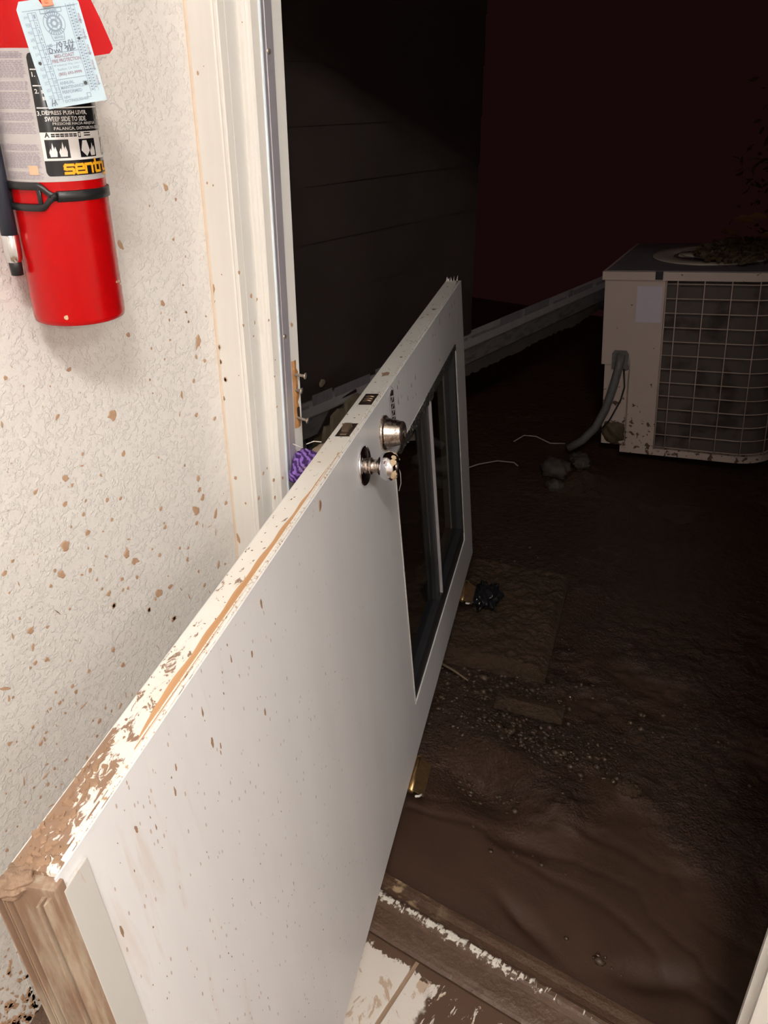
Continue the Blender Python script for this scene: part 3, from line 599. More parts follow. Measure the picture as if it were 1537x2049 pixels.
for i in range(40):       # streaks on the face
    x = R.choice([R.uniform(1.10, 1.42), R.uniform(1.55, 2.0), R.uniform(.02, .5)]); z = DW - abs(R.gauss(.02, .05)) - .012; r = R.uniform(.0016, .0055)
    if WX[1]-.02 < x < WX[2]+.02 and z < WZ[2]+.02: continue
    splat(bm, lambda a, c, h, x=x, z=z: (x + a, -h-.0001, z + c), r*.8, R.uniform(2, 4.5), R.choice([84, 90, 97]), .0005, False, 700+i)
splat(bm, lambda a, c, h: (.66 + a, -h-.0001, DW-.022 + c), .007, 1.8, 70, .0012, True, 912)
for i in range(70):
    x = abs(R.gauss(.12, .15)) + .035; z = DW - R.uniform(.02, .8); r = R.uniform(.0004, .0011)
    if x > .8: continue
    splat(bm, lambda a, c, h, x=x, z=z: (x + a, -h-.0001, z + c), r, R.uniform(1.3, 3.5), R.choice([80, 90, 100]), .0005, False, 1200+i)
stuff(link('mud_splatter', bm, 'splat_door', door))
# window : gaskets, two panes, mullion
lite = empty('window'); lite.parent = door
def wbox(name, mat, x0, x1, y0, y1, z0, z1, bev=.001):
    bm = B(); box(bm, x0, x1, y0, y1, z0, z1, bev); return link(name, bm, mat, lite)
x0, x1, z0, z1 = WX[1], WX[2], WZ[1], WZ[2]
wbox('frame_rail', 'gasket', x0, x1, .003, DT-.004, z0, z0+.052)
wbox('frame_rail', 'gasket', x0, x1, .010, DT-.004, z1-.014, z1)
wbox('frame_rail', 'gasket', x1-.020, x1, .003, DT-.004, z0+.052, z1-.014)
wbox('frame_rail', 'gasket', x0, x0+.012, .012, DT-.004, z0+.052, z1-.014)
wbox('inner_trim', 'lite_trim', x0-.001, x0+.0025, -.0016, .010, z0+.01, z1+.0008, .0006)
wbox('inner_trim', 'lite_trim', x0, x0+(x1-x0)*.42, -.0014, .008, z1-.003, z1+.0012, .0006)
for k, (xa, ya) in enumerate(((x1-.0035, -.0008), (x1-.0085, .0012), (x1-.0135, .003))): wbox('glazing_bead', 'gasket' if k % 2 else 'lite_trim', xa-.001, xa+.001, ya, ya+.006, z0+.03, z1-.01, .0004)
xm = x0 + (x1-x0)*.505
wbox('mullion', 'black', xm-.030, xm+.012, .010, DT-.004, z0+.052, z1-.014)
o = wbox('mullion_strip', 'mullion_strip', xm+.006, xm+.0125, .0015, .0095, z0+.050, z1-.012, .0012); o['label'] = 'bright metal strip on the window mullion'
wbox('mullion_edge', 'gasket', xm-.032, xm-.028, .006, .012, z0+.052, z1-.014)
for xa, xb in ((x0+.012, xm-.030), (xm+.012, x1-.020)):
    bm = B(); box(bm, xa, xb, .020, .024, z0+.052, z1-.014); link('pane', bm, 'glass', lite)
wbox('inner_frame', 'lite_inner', x1-.075, x1-.040, DT-.012, DT+.004, z0+.052, z1-.014)
wbox('inner_frame', 'lite_inner', xm+.02, x1-.040, DT-.012, DT+.004, z0+.052, z0+.085)
bm = B(); R = random.Random(21)
for k in range(60):       # torn foam along the upper gasket
    x = x0 + .06 + (x1-x0-.08)*k/59; q = .012 + .010*R.random()*math.sin(PI*min(1, k/50))
    box(bm, x-.007, x+.007, -.0012 - .0016*R.random(), .010, z1-q-.008*R.random(), z1+.0006)
link('torn_gasket', bm, 'torn', lite)
bm = B(); tube(bm, [(x0+.045, .008, z1-.02), (x0+.05, .002, z1-.06), (x0+.055, .004, z1-.085), (x0+.048, .008, z1-.10)], .0009, 6); link('loose_thread', bm, 'lite_trim', lite, True)
# dead bolt, knob, latch holes
XB, XK = 1.043, .8935
dbolt = empty('deadbolt', (XB, 0, DW-.066)); dbolt.parent = door
bm = B(); lathe(bm, [(0, -.001), (.0325, -.001), (.0335, .002), (.0330, .005), (.0300, .0072), (.0285, .0074)], (0,0,0), (0,-1,0), 40); link('rose', bm, 'nickel', dbolt, True)
bm = B(); lathe(bm, [(.0290, .0066), (.0283, .009), (.0225, .034), (.0222, .036)], (0,0,0), (0,-1,0), 40); link('tapered_collar', bm, 'nickel', dbolt, True)
bm = B(); lathe(bm, [(.0222, .0355), (.0218, .0385), (.0195, .0405), (.0120, .0405), (.0115, .0395), (0, .0395)], (0,0,0), (0,-1,0), 36); link('collar_face', bm, 'pit', dbolt, True)
bm = B(); lathe(bm, [(.0105, .039), (.0105, .0412), (.009, .0418), (0, .0418)], (0,0,0), (0,-1,0), 24); box(bm, -.0012, .0012, -.0422, -.041, -.006, .006); link('key_cylinder', bm, 'nickel', dbolt)
knob = empty('door_knob', (XK, 0, DW-.066)); knob.parent = door
bm = B(); lathe(bm, [(0, -.001), (.0345, -.001), (.0352, .002), (.0345, .0048), (.0320, .0060), (.024, .0062), (.020, .0075), (.0, .0080)], (0,0,0), (0,-1,0), 44); link('rose', bm, 'chrome', knob, True)
bm = B(); lathe(bm, [(.0135, .006), (.0135, .012), (.0148, .0125), (.0148, .0155), (.0128, .0160), (.0115, .020), (.0120, .026), (.0140, .0285)], (0,0,0), (0,-1,0), 32); link('neck', bm, 'nickel', knob, True)
bm = B(); lathe(bm, [(.0135, .0278), (.0175, .0295), (.0222, .034), (.0252, .041), (.0256, .047), (.0245, .052), (.0215, .0575), (.0180, .0605), (.0165, .0608), (.0150, .0600), (0, .0600)], (0,0,0), (0,-1,0), 44); kb = link('knob_ball', bm, 'chrome', knob, True)
bm = B(); lathe(bm, [(.0068, .0600), (.0068, .0618), (0, .0620)], (0,0,0), (0,-1,0), 20); link('key_face', bm, 'nickel', knob, True)
bm = B(); R = random.Random(4)
def on_ball(a, t):        # a around the axis, t along the axis
    prof = [(.034,.0222),(.041,.0252),(.047,.0256),(.052,.0245),(.0575,.0215),(.0605,.0180)]
    t = min(max(t, .034), .0605)
    for (h0, r0), (h1, r1) in zip(prof, prof[1:]):
        if h0 <= t <= h1: r_ = r0 + (r1-r0)*(t-h0)/(h1-h0); break
    return r_
for i, (a0, t0, r, asp) in enumerate(((.75,.0580,.0060,1.6),(1.25,.0575,.0045,1.4),(2.0,.0565,.0055,2.0),(2.8,.0575,.0045,1.3),(-.35,.0580,.0065,1.5),(-.9,.0575,.0050,1.2),(-1.75,.046,.0040,1.9),(-2.1,.040,.0035,1.6),(1.8,.046,.0028,2.0))):
    def P(a, c, h, a0=a0, t0=t0):
        t = t0 + c; an = a0 + a/.025; r_ = on_ball(an, t) + h + .0003
        return (-math.cos(an)*r_*0 + math.sin(an)*0 + r_*math.cos(an)*-1, -t, r_*math.sin(an))
    splat(bm, P, r, asp, 20, .0006, True, 40+i)
link('dried_mud', bm, 'tan_mud', knob)
for nm, xc, lat in (('latch_hole', XK, True), ('bolt_hole', XB, False)):
    q = empty(nm, (xc, 0, DW)); q.parent = door
    hx, ya, yb = .029, .010, .035
    bm = B(); v = [(-hx, ya), (hx, ya), (hx, yb), (-hx, yb)]
    top = [bm.verts.new((a, c, .0009)) for a, c in v]; bot = [bm.verts.new((a*.93, ya+.0225*.5 + (c-ya-.0125)*.9, .0005)) for a, c in v]
    bm.faces.new(top); link('mortise', bm, 'pit', q)
    R = random.Random(31)
    bm = B()
    if lat:
        prism(bm, [(-.010, .0005), (.009, .0005), (.009, .0035), (.004, .0095), (-.010, .0042)], 'y', .017, .029); link('latch_bolt', bm, 'latch', q)
        bm = B(); box(bm, .011, .0150, .016, .030, .0006, .0075, .0006); link('latch_guard', bm, 'latch', q)
        bm = B(); box(bm, -.024, -.017, .017, .028, .0005, .003, .001); link('latch_plate', bm, 'latch', q)
    else:
        for k, xx in enumerate((-.012, -.002, .010)):
            bm = B(); tube(bm, [(xx, .014, .0016), (xx+.002, .022, .0024), (xx+.001, .031, .0016)], .0017, 6); link('bolt_rod', bm, 'latch', q, True)
# small maker's plate beside the dead bolt
pl = empty('maker_plate', (XB+.082, -.0002, DW-.046)); pl.parent = door
def PP(a, c, h): return (c, -h, -a)      # plate runs along the door height
hexa = [(-.028, -.0215), (.028, -.0215), (.044, .0), (.028, .0215), (-.028, .0215), (-.044, 0)]
bm = B(); prism(bm, [(c, -a) for a, c in hexa], 'y', -.0008, 0)
link('plate', bm, 'print_grey', pl)
bm = B(); put_poly(bm, [(a*.955, c*.90) for a, c in hexa], PP, .0010); link('plate_field', bm, 'white_print', pl)
bm = B(); put_poly(bm, [(-.030,-.0135), (.030,-.0135), (.036,0), (.030,.0135), (-.030,.0135), (-.036,0)], PP, .0012); link('plate_print', bm, 'ink', pl)
bm = B()
for k in range(4):
    a0 = -.025 + k*.0135
    put_line(bm, PP, [(a0, -.0105), (a0+.0055, .0105), (a0+.011, -.0105)], .0026, .0014)
    if k % 2 == 0: put_line(bm, PP, [(a0+.003, -.002), (a0+.008, -.002)], .0022, .0014)
link('plate_letters', bm, 'white_print', pl)
# hinges on the lower long edge
for xh in (.24, 1.02, 1.80):
    h = empty('hinge', (xh, 0, 0)); h.parent = door
    bm = B(); box(bm, -.05, .05, -.0015, .028, -.0026, .0, .0008); link('leaf', bm, 'brass', h)
    bm = B(); tube(bm, [(-.051, -.006, -.007), (.051, -.006, -.007)], .0068, 14); lathe(bm, [(.0085, .0), (.0085, .005), (.005, .008), (0, .0085)], (.051, -.006, -.007), (1,0,0), 14); link('knuckle', bm, 'brass', h, True)
    bm = B(); prism(bm, [(-.009, -.004), (-.034, -.021), (-.0355, -.019), (-.011, -.002)], 'x', -.05, .05); link('leaf', bm, 'brass', h)
    bm = B(); tube(bm, [(-.047, -.030, -.0165), (-.056, -.026, -.013), (-.064, -.020, -.006)], .0028, 7); link('hinge_screw', bm, 'hem', h, True)

# ------------------------------------------------------------------ fire extinguisher on the left wall
EX, EY, ER = -.839, .614, .0515
ext = tag(empty('fire_extinguisher', (EX, EY, 1.299)), 'red fire extinguisher with black strap and printed label hung on the white wall', 'fire extinguisher')
bm = B(); lathe(bm, [(0, .004), (ER*.80, .003), (ER*.93, .0), (ER*.985, .0015), (ER, .006), (ER, .330), (ER*.97, .345), (ER*.88, .360), (ER*.70, .374), (ER*.45, .384), (.016, .388), (.016, .392), (0, .392)], (0,0,0), (0,0,1), 72)
link('cylinder', bm, 'red', ext, True)
bm = B(); lathe(bm, [(0, .390), (.0185, .390), (.0195, .393), (.0195, .412), (.016, .416), (.013, .440), (0, .441)], (0,0,0), (0,0,1), 28); link('valve', bm, 'steel', ext, True)
def PC(s, z, h, r=ER): # s = arc length from the wall normal, z from the base
    t = s/r; q = r + h; return (q*math.cos(t), q*math.sin(t), z)
def deg(d): return math.radians(d)*ER
LZ0, LZ1 = .154, .277
def wrap_rect(name, mat, d0, d1, z0_, z1_, h, parent=ext, corner=0):
    bm = B(); n = max(2, int(abs(d1-d0)/4))
    if corner == 0:
        cols = [[bm.verts.new(PC(deg(d0+(d1-d0)*i/n), z, h)) for z in (z0_, z1_)] for i in range(n+1)]
        for a, c in zip(cols, cols[1:]): bm.faces.new((a[0], c[0], c[1], a[1]))
    else:
        cols = []
        for i in range(n*3+1):
            s = deg(d0+(d1-d0)*i/(n*3)); e = min(s-deg(d0), deg(d1)-s); k = 0 if e >= corner else corner - math.sqrt(max(0, corner**2-(corner-e)**2))
            cols.append([bm.verts.new(PC(s, z, h)) for z in (z0_+k, z1_-k)])
        for a, c in zip(cols, cols[1:]): bm.faces.new((a[0], c[0], c[1], a[1]))
    return link(name, bm, mat, parent, True)
lab = wrap_rect('label', 'label_grey', -132, 92, LZ0, LZ1, .0003)
wrap_rect('label_panel', 'label_black', -46.5, 84, LZ0+.0055, LZ1-.004, .0006, lab, .004)
wrap_rect('picture_band', 'print_white', -46.5, 84, .1745, .2015, .0009, lab)
bm = B()
for z in (.2235, .2435, .2580): 
    n = 20
    for i in range(n): put_poly(bm, [(deg(-45+128*i/n), z), (deg(-45+128*(i+1)/n), z), (deg(-45+128*(i+1)/n), z+.0011), (deg(-45+128*i/n), z+.0011)], PC, .0010)
# instruction text
put_text(bm, '3.', PC, deg(-45.5), .2170, h=.0042, bold=.02, lift=.0010)
put_text(bm, 'DEPRESS PUSH LEVER,', PC, deg(-40.5), .2170, w=deg(54), h=.0045, bold=.02, lift=.0010)
put_text(bm, 'SWEEP SIDE TO SIDE.', PC, deg(-38.5), .2115, w=deg(50), h=.0045, bold=.02, lift=.0010)
put_text(bm, 'PRESIONE HACIA ABAJO LA', PC, deg(-31), .2073, w=deg(58), h=.0034, bold=.01, lift=.0010)
put_text(bm, 'PALANCA, DISTRIBUYA DE LADO A LADO', PC, deg(-30.5), .2030, w=deg(98), h=.0033, bold=.01, lift=.0012)
put_text(bm, '2.', PC, deg(-44), .2370, h=.0042, bold=.02, lift=.0010)
put_text(bm, '1.', PC, deg(-44), .2520, h=.0042, bold=.02, lift=.0010)
for k, z in enumerate((.2370, .2310, .2505, .2455)):
    for j in range(7): put_rect(bm, PC, deg(-37+j*8.5), deg(-37+j*8.5+6.5), z, z+.0032, .0010, 2)
put_poly(bm, [(deg(34), .2125), (deg(36.5), .2125), (deg(37.5), .2180), (deg(35), .2170)], PC, .0010)
put_poly(bm, [(deg(39), .2135), (deg(43), .2135), (deg(44), .2190), (deg(40), .2180)], PC, .0010)
link('instruction_print', bm, 'print_white', lab)
# fire class pictures
bm = B()
for d0, d1 in ((-43, -17), (-4.5, 20), (36, 56), (62, 78)):
    n = 6
    for i in range(n): put_poly(bm, [(deg(d0+(d1-d0)*i/n), .1768), (deg(d0+(d1-d0)*(i+1)/n), .1768), (deg(d0+(d1-d0)*(i+1)/n), .1945), (deg(d0+(d1-d0)*i/n), .1945)], PC, .0011)
put_text(bm, 'A', PC, deg(-42), .1965, h=.0048, bold=.03, lift=.0011)
for z in (.1988, .1970):
    for d in range(-35, -5, 5): put_rect(bm, PC, deg(d), deg(d+4.2), z, z+.0013, .0011)
put_poly(bm, [(deg(-4), .1962), (deg(-.5), .1962), (deg(-.5), .2012), (deg(-4), .2012)], PC, .0011)
put_poly(bm, [(deg(35), .1962), (deg(38), .1962), (deg(38), .2012), (deg(35), .2012)], PC, .0011)
for z in (.1995, .1972): put_rect(bm, PC, deg(4), deg(14), z, z+.0011, .0011)
link('picture_print', bm, 'label_black', lab)
bm = B()
def flame(cx, s, zb):
    put_poly(bm, [(deg(cx-4*s), zb), (deg(cx-5*s), zb+.0045*s), (deg(cx-3*s), zb+.0085*s), (deg(cx-2.2*s), zb+.0058*s), (deg(cx-.4*s), zb+.0142*s), (deg(cx+1.2*s), zb+.0075*s), (deg(cx+2.6*s), zb+.0105*s), (deg(cx+4.2*s), zb+.0045*s), (deg(cx+3.5*s), zb)], PC, .0014)
flame(-24, 1, .1782); flame(-35, .95, .1782); flame(14, .9, .178); flame(47, .9, .178)
put_poly(bm, [(deg(-3), .1835), (deg(4), .1775), (deg(9), .1830), (deg(6), .1930), (deg(0), .1930)], PC, .0015)
put_poly(bm, [(deg(36), .179), (deg(40), .179), (deg(41), .190), (deg(38.5), .193), (deg(36.5), .190)], PC, .0015)
put_poly(bm, [(deg(-1.2), .1971), (deg(-1.2), .2003), (deg(-3.4), .2003), (deg(-3.4), .1971)], PC, .0013)
link('flame_print', bm, 'print_white', lab)
# yellow brand lettering built from strokes : sentry
def brand(w, mat, lift, name):
    bm = B(); z0_, xh, H = .1620, .0088, .0128
    def S(pts, o): put_line(bm, PC, [(o + a*.86, z0_ + c*.90) for a, c in pts], w, lift)
    g_ = .0107; o = deg(-25.5)
    S([(.0098,xh),(.0012,xh),(.0,xh-.0012),(.0,xh*.56),(.0012,xh*.5),(.0086,xh*.5),(.0098,xh*.40),(.0098,.0010),(.0088,0),(0,0)], o); o += g_+.0008
    S([(.0004,xh*.5),(.0098,xh*.5),(.0098,xh-.001),(.0088,xh),(.0012,xh),(0,xh-.0012),(0,.0012),(.0012,0),(.0100,0)], o); o += g_+.0006
    S([(0,0),(0,xh)], o); S([(0,xh),(.0088,xh),(.0100,xh-.0012),(.0100,0)], o); o += g_+.0010
    S([(.0028,H),(.0028,.0012),(.0038,0),(.0090,0)], o); S([(0,xh),(.0085,xh)], o); o += g_-.0008
    S([(0,0),(0,xh)], o); S([(0,xh-.002),(.0015,xh),(.0072,xh)], o); o += g_-.0034
    S([(0,xh),(0,.0018),(.0012,.0006),(.0095,.0006)], o); S([(.0095,xh),(.0095,-.0030),(.0085,-.0040),(.001,-.0040)], o)
    link(name, bm, mat, lab)
brand(.0029, 'orange_glow', .0010, 'brand_outline'); brand(.0021, 'yellow', .0014, 'brand_lettering')
# fine grey print of the left hand panel
bm = B(); R = random.Random(2)
rows = [z for z in np.arange(.1570, .2740, .00155)]
for k, z in enumerate(rows):
    if k % 18 in (5, 6, 17) : continue
    d = -112 + R.uniform(0, 4)
    if .1905 < z < .199: continue
    while d < -52:
        L = R.uniform(2, 6)
        put_poly(bm, [(deg(d), z), (deg(min(d+L, -50)), z), (deg(min(d+L, -50)), z+.00075), (deg(d), z+.00075)], PC, .0008); d += L + 1.3
put_text(bm, 'MANUFACTURED BY', PC, deg(-78), .2695, w=deg(24), h=.0026, lift=.0010)
link('fine_print', bm, 'print_grey', lab)
bm = B(); put_poly(bm, [(deg(-66), .1610), (deg(-55), .1610), (deg(-55), .1700), (deg(-66), .1700)], PC, .0012); link('tan_square', bm, 'print_tan', lab)
# strap : band, open buckle loop
def band(name, d0, d1, zf, wf, h0=.0008, th=.0016, parent=ext, mat='black'):
    bm = B(); n = max(3, int(abs(d1-d0)/4)); prev = None
    for i in range(n+1):
        d = d0+(d1-d0)*i/n; zc, w = zf(d), wf(d)
        cur = [bm.verts.new(PC(deg(d), z, h)) for h, z in ((h0, zc-w/2), (h0+th, zc-w/2+.0006), (h0+th, zc+w/2-.0006), (h0, zc+w/2))]
        if prev:
            for k in range(4): bm.faces.new((prev[k], cur[k], cur[(k+1)%4], prev[(k+1)%4]))
        else: bm.faces.new(cur)
        prev = cur
    bm.faces.new(prev[::-1]); return link(name, bm, mat, parent, True)
strap = band('strap', -40, 150, lambda d: .1395, lambda d: .0112)
sm = lambda t: t*t*(3-2*t)
zu = lambda d: .1395 + (.0105 if d < -58 else .0105*(1-sm(min(1,(d+58)/16))))
zl = lambda d: .1395 - (.0108 if d < -58 else .0108*(1-sm(min(1,(d+58)/16))))
band('buckle_arm', -118, -39, zu, lambda d: .0078 if d < -55 else .0085, .0012, .0030, strap)
band('buckle_arm', -118, -39, zl, lambda d: .0078 if d < -55 else .0085, .0012, .0030, strap)
band('buckle_end', -116, -104, lambda d: .1395, lambda d: .026, .0010, .0045, strap)
band('buckle_end', -60.5, -56, lambda d: .1395, lambda d: .022, .0012, .0028, strap)
bm = B(); q = PC(deg(-112), .1395, .006); box(bm, q[0]-.008, q[0]+.008, q[1]-.010, q[1]+.008, .128, .151, .002); link('hose_clip', bm, 'black', ext)
# hose down the left side
hx, hy = PC(deg(-112), 0, .0165)[:2]; hx += .0060; hy += .0042
bm = B(); tube(bm, [(0, .010, .405), (-.004, -.022, .408), (hx*.7, hy*.85, .400), (hx, hy-.004, .37), (hx-.001, hy-.002, .30), (hx, hy, .20), (hx, hy, .16), (hx, hy, .098)], .0088, 14); link('hose', bm, 'hose', ext, True)
bm = B(); lathe(bm, [(.0088, 0), (.0094, -.001), (.0092, -.021), (.0086, -.026), (.0070, -.029)], (hx, hy, .099), (0,0,1), 20); link('hose_ferrule', bm, 'steel', ext, True)
bm = B(); lathe(bm, [(.0062, 0), (.0070, -.001), (.0066, -.0155), (.0050, -.016), (.0045, -.006), (0, -.006)], (hx, hy, .0715), (0,0,1), 18); link('nozzle_tip', bm, 'black', ext, True)
# red handle and lever over the valve
def plate_along(bm, pts, w, th):
    rows_ = []
    for i, p in enumerate(pts):
        p = Vector(p); d = (Vector(pts[min(i+1, len(pts)-1)]) - Vector(pts[max(i-1,0)])).normalized(); s = Vector((-math.sin(.55), math.cos(.55), 0)); s = Vector((0.63, 0.78, 0)).cross(Vector((0,0,1))); s.normalize(); n_ = d.cross(s).normalized()
        ww = w[i] if isinstance(w, list) else w
        rows_.append([bm.verts.new(p + s*a*ww/2 + n_*c*th/2) for a, c in ((-1,-1),(1,-1),(1,1),(-1,1))])
    for a, c in zip(rows_, rows_[1:]):
        for k in range(4): bm.faces.new((a[k], a[(k+1)%4], c[(k+1)%4], c[k]))
    bm.faces.new(rows_[0][::-1]); bm.faces.new(rows_[-1])
E2 = Vector((0.58, 0.81, 0))     # direction the handles point
def hp(t, z): return (E2.x*t, E2.y*t, z)
q0, qx, qz = Vector((.0850, -.0120, 0)), Vector((.644, .765, 0)), Vector((0, 0, 1))
prof_h = [(.000, .345), (.012, .331), (.016, .321), (.0235, .3026), (.0312, .2805), (.0320, .2766), (.0280, .2723), (.0120, .2700), (-.002, .288), (-.010, .320), (-.012, .345)]
bm = B(); nq = Vector((.765, -.644, 0))
fa = [bm.verts.new(q0 + qx*a + qz*z + nq*(.0015 + .002*math.sin(z*40))) for a, z in prof_h]; fb = [bm.verts.new(v.co - nq*.004) for v in fa]
bm.faces.new(fa); bm.faces.new(fb[::-1])
for i in range(len(fa)): bm.faces.new((fa[i], fb[i], fb[(i+1) % len(fa)], fa[(i+1) % len(fa)]))
link('carry_handle', bm, 'red_matte', ext)
bm = B(); plate_along(bm, [(.0, .0, .425), (.03, -.006, .418), (.062, -.010, .385), (.082, -.012, .345)], [.026, .026, .025, .022], .003); link('handle_arm', bm, 'red', ext)
bm = B(); plate_along(bm, [hp(-.020, .452), hp(.02, .452), hp(.060, .446), hp(.095, .432)], [.018, .02, .022, .020], .003); link('squeeze_lever', bm, 'red', ext)
bm = B(); box(bm, XW-EX+.0003, XW-EX+.004, -.02, .03, .20, .42, .001); link('wall_bracket', bm, 'black', ext)
bm = B(); R = random.Random(8)
for i, (d, z, r, asp, a) in enumerate(((-54, .011, .0026, 1.1, 0), (26, .0415, .0018, 1.3, 0), (33, .041, .0015, 1, 0), (38, .037, .0014, 1, 0))):
    bm = B(); splat(bm, lambda p, c, h, d=d, z=z: PC(deg(d)+p, z+c, h+.0001), r, asp, a, .0005, False, i)
    link('mud_spot', bm, 'tan_mud', ext)

# ------------------------------------------------------------------ inspection tag hanging in front of it
TL, TR, BR, BL = Vector((-.757,.541,1.607)), Vector((-.725,.583,1.615)), Vector((-.715,.595,1.531)), Vector((-.749,.552,1.523))
t_org = BL.copy(); ex = (BR-BL); ey = (TL-BL); TW, TH = ex.length, ey.length
exn = ex.normalized(); eyn = (ey - exn*ey.dot(exn)).normalized(); ezn = exn.cross(eyn)
tg = tag(empty('inspection_tag'), 'pale blue inspection tag hanging from the valve of the fire extinguisher', 'tag')
tm = Matrix.Identity(4)
for i in range(3): tm[i][0] = exn[i]; tm[i][1] = eyn[i]; tm[i][2] = ezn[i]; tm[i][3] = t_org[i]
tg.matrix_world = tm
skew = ey.dot(exn)/TH
def PT(x, y, h): return (x + y*skew, y, h)
bm = B(); card = [(0, 0), (TW, 0), (TW, TH-.003), (TW-.004, TH+.003), (TW*.62, TH+.003), (TW*.58, TH-.002), (TW*.42, TH-.002), (TW*.38, TH+.003), (.004, TH+.003), (0, TH-.003)]
f0 = [bm.verts.new(PT(a, c, 0)) for a, c in card]; f1 = [bm.verts.new(PT(a, c, -.0004)) for a, c in card]
bm.faces.new(f0); bm.faces.new(f1[::-1])
for i in range(len(card)): bm.faces.new((f0[i], f1[i], f1[(i+1)%len(card)], f0[(i+1)%len(card)]))
link('card', bm, 'tag', tg)
bm = B(); u = TW/100.0; v_ = TH/100.0     # print in percent of the card
Pq = lambda x, y, h: PT(x*u, y*v_, h)
def hl(pts, w=.9): put_line(bm, lambda a, c, h: PT(a, c, h), [(x*u, y*v_) for x, y in pts], w*u, .0003)
for x in (15, 21.5): hl([(x, 7), (x, 92)])
hl([(28, 5), (28, 92)]); hl([(78, 11), (78, 96)]); hl([(85, 11), (85, 96)]); hl([(91, 11), (91, 96)], .6)
for k in range(13): hl([(15, 8+7*k), (28, 8+7*k)], .7)
for k in range(6): hl([(85, 17+15.5*k), (97, 17+15.5*k)], .8)
hl([(28, 27), (78, 27)]); hl([(28, 52.5), (78, 52.5)]); hl([(28, 60), (78, 60)], .7); hl([(8, 94), (92, 94)])
R = random.Random(6)
for k in range(12):
    put_text(bm, 'DEC NOV OCT SEP AUG JUL JUN MAY APR MAR FEB JAN'.split()[k], PT, 7*u, (9.5+7*k)*v_, w=7*u, h=3.4*v_, lift=.0003)
    put_text(bm, str(12-k), PT, 23*u, (9.5+7*k)*v_, w=(3 if k > 2 else 4)*u, h=3.8*v_, bold=.02, lift=.0003)
for k in range(30): put_rect(bm, PT, 80*u, 83.3*u, (12+2.8*k)*v_, (13.6+2.8*k)*v_, .0003)
for k in range(26): put_rect(bm, PT, 86.8*u, 89.6*u, (14+3*k)*v_, (15.6+3*k)*v_, .0003)
put_text(bm, 'ANNUAL', PT, 31*u, 21.5*v_, w=24*u, h=3.3*v_, bold=.02, lift=.0003)
put_text(bm, 'MAINTENANCE', PT, 31*u, 17*v_, w=38*u, h=3.3*v_, bold=.02, lift=.0003)
put_text(bm, 'PERFORMED', PT, 31*u, 12.5*v_, w=33*u, h=3.3*v_, bold=.02, lift=.0003)
put_text(bm, 'NEW', PT, 31*u, 7.6*v_, w=11*u, h=2.6*v_, bold=.02, lift=.0003)
put_text(bm, 'EXTINGUISHER', PT, 31*u, 3.8*v_, w=40*u, h=2.8*v_, bold=.02, lift=.0003)
for a, c in (((70, 18), 1), ((70, 6), 0)):
    x, y = a; hl([(x, y), (x+6, y), (x+6, y+4), (x, y+4), (x, y)], 1.0)
put_text(bm, '44 Industrial Way, Unit C', PT, 30*u, 39*v_, w=46*u, h=2.8*v_, lift=.0003)
put_text(bm, 'Buellton, CA 93427', PT, 35*u, 35*v_, w=36*u, h=2.8*v_, lift=.0003)
# seal
def disc(cx, cy, r0, r1, n=28):
    for i in range(n):
        a, c = 2*PI*i/n, 2*PI*(i+1)/n
        put_poly(bm, [(cx*u+r0*u*math.cos(a), cy*v_+r0*u*math.sin(a)), (cx*u+r1*u*math.cos(a), cy*v_+r1*u*math.sin(a)), (cx*u+r1*u*math.cos(c), cy*v_+r1*u*math.sin(c)), (cx*u+r0*u*math.cos(c), cy*v_+r0*u*math.sin(c))], PT, .0003)
disc(52, 80, 16.5, 17.5); disc(52, 80, 9.5, 12.5); disc(52, 80, 3, 6.5)
for k in range(26):
    a = 2*PI*k/26
    if abs(math.cos(a)) > .86: continue
    put_line(bm, PT, [((52+13.2*math.cos(a))*u, 80*v_+13.2*u*math.sin(a)), ((52+15.8*math.cos(a))*u, 80*v_+15.8*u*math.sin(a))], 1.6*u, .0003)
for k in range(8): put_line(bm, PT, [((52+6.5*math.cos(k))*u, 80*v_+6.5*u*math.sin(k)), ((52+9.5*math.cos(k))*u, 80*v_+9.5*u*math.sin(k))], 1.2*u, .0003)
hl([(35, 90), (69, 90), (69, 94), (35, 94), (35, 90)], 1.0); put_text(bm, 'LICENSE', PT, 42*u, 90.8*v_, w=20*u, h=2.4*v_, bold=.03, lift=.0003)
hl([(41, 71), (43, 64), (61, 64), (63, 71)], 1.0); put_text(bm, 'SERVICED', PT, 45*u, 65.5*v_, w=15*u, h=2.2*v_, bold=.03, lift=.0003)
put_text(bm, 'LIC', PT, 31*u, 58.5*v_, w=7*u, h=3*v_, bold=.04, lift=.0003)
link('tag_print', bm, 'tag_ink', tg)
bm = B()
put_text(bm, 'MID-COAST', PT, 36*u, 47.5*v_, w=33*u, h=3.6*v_, bold=.03, lift=.0003)
put_text(bm, 'FIRE PROTECTION', PT, 30*u, 43*v_, w=47*u, h=3.6*v_, bold=.03, lift=.0003)
put_text(bm, '(805) 693-9999', PT, 34*u, 29.5*v_, w=39*u, h=4.0*v_, bold=.03, lift=.0003)
for k, s_ in enumerate(('2023', '2022', '2021', '2020', '2019')): 
    for j, ch in enumerate(s_): put_text(bm, ch, PT, 92.5*u, (24+15*k-j*2.6)*v_, w=3.6*u, h=2.2*v_, bold=.02, lift=.0003)
link('firm_print', bm, 'tag_ink_red', tg)
bm = B()
def pen(pts, w=1.3): put_line(bm, PT, [(x*u, y*v_) for x, y in pts], w*u, .0005)
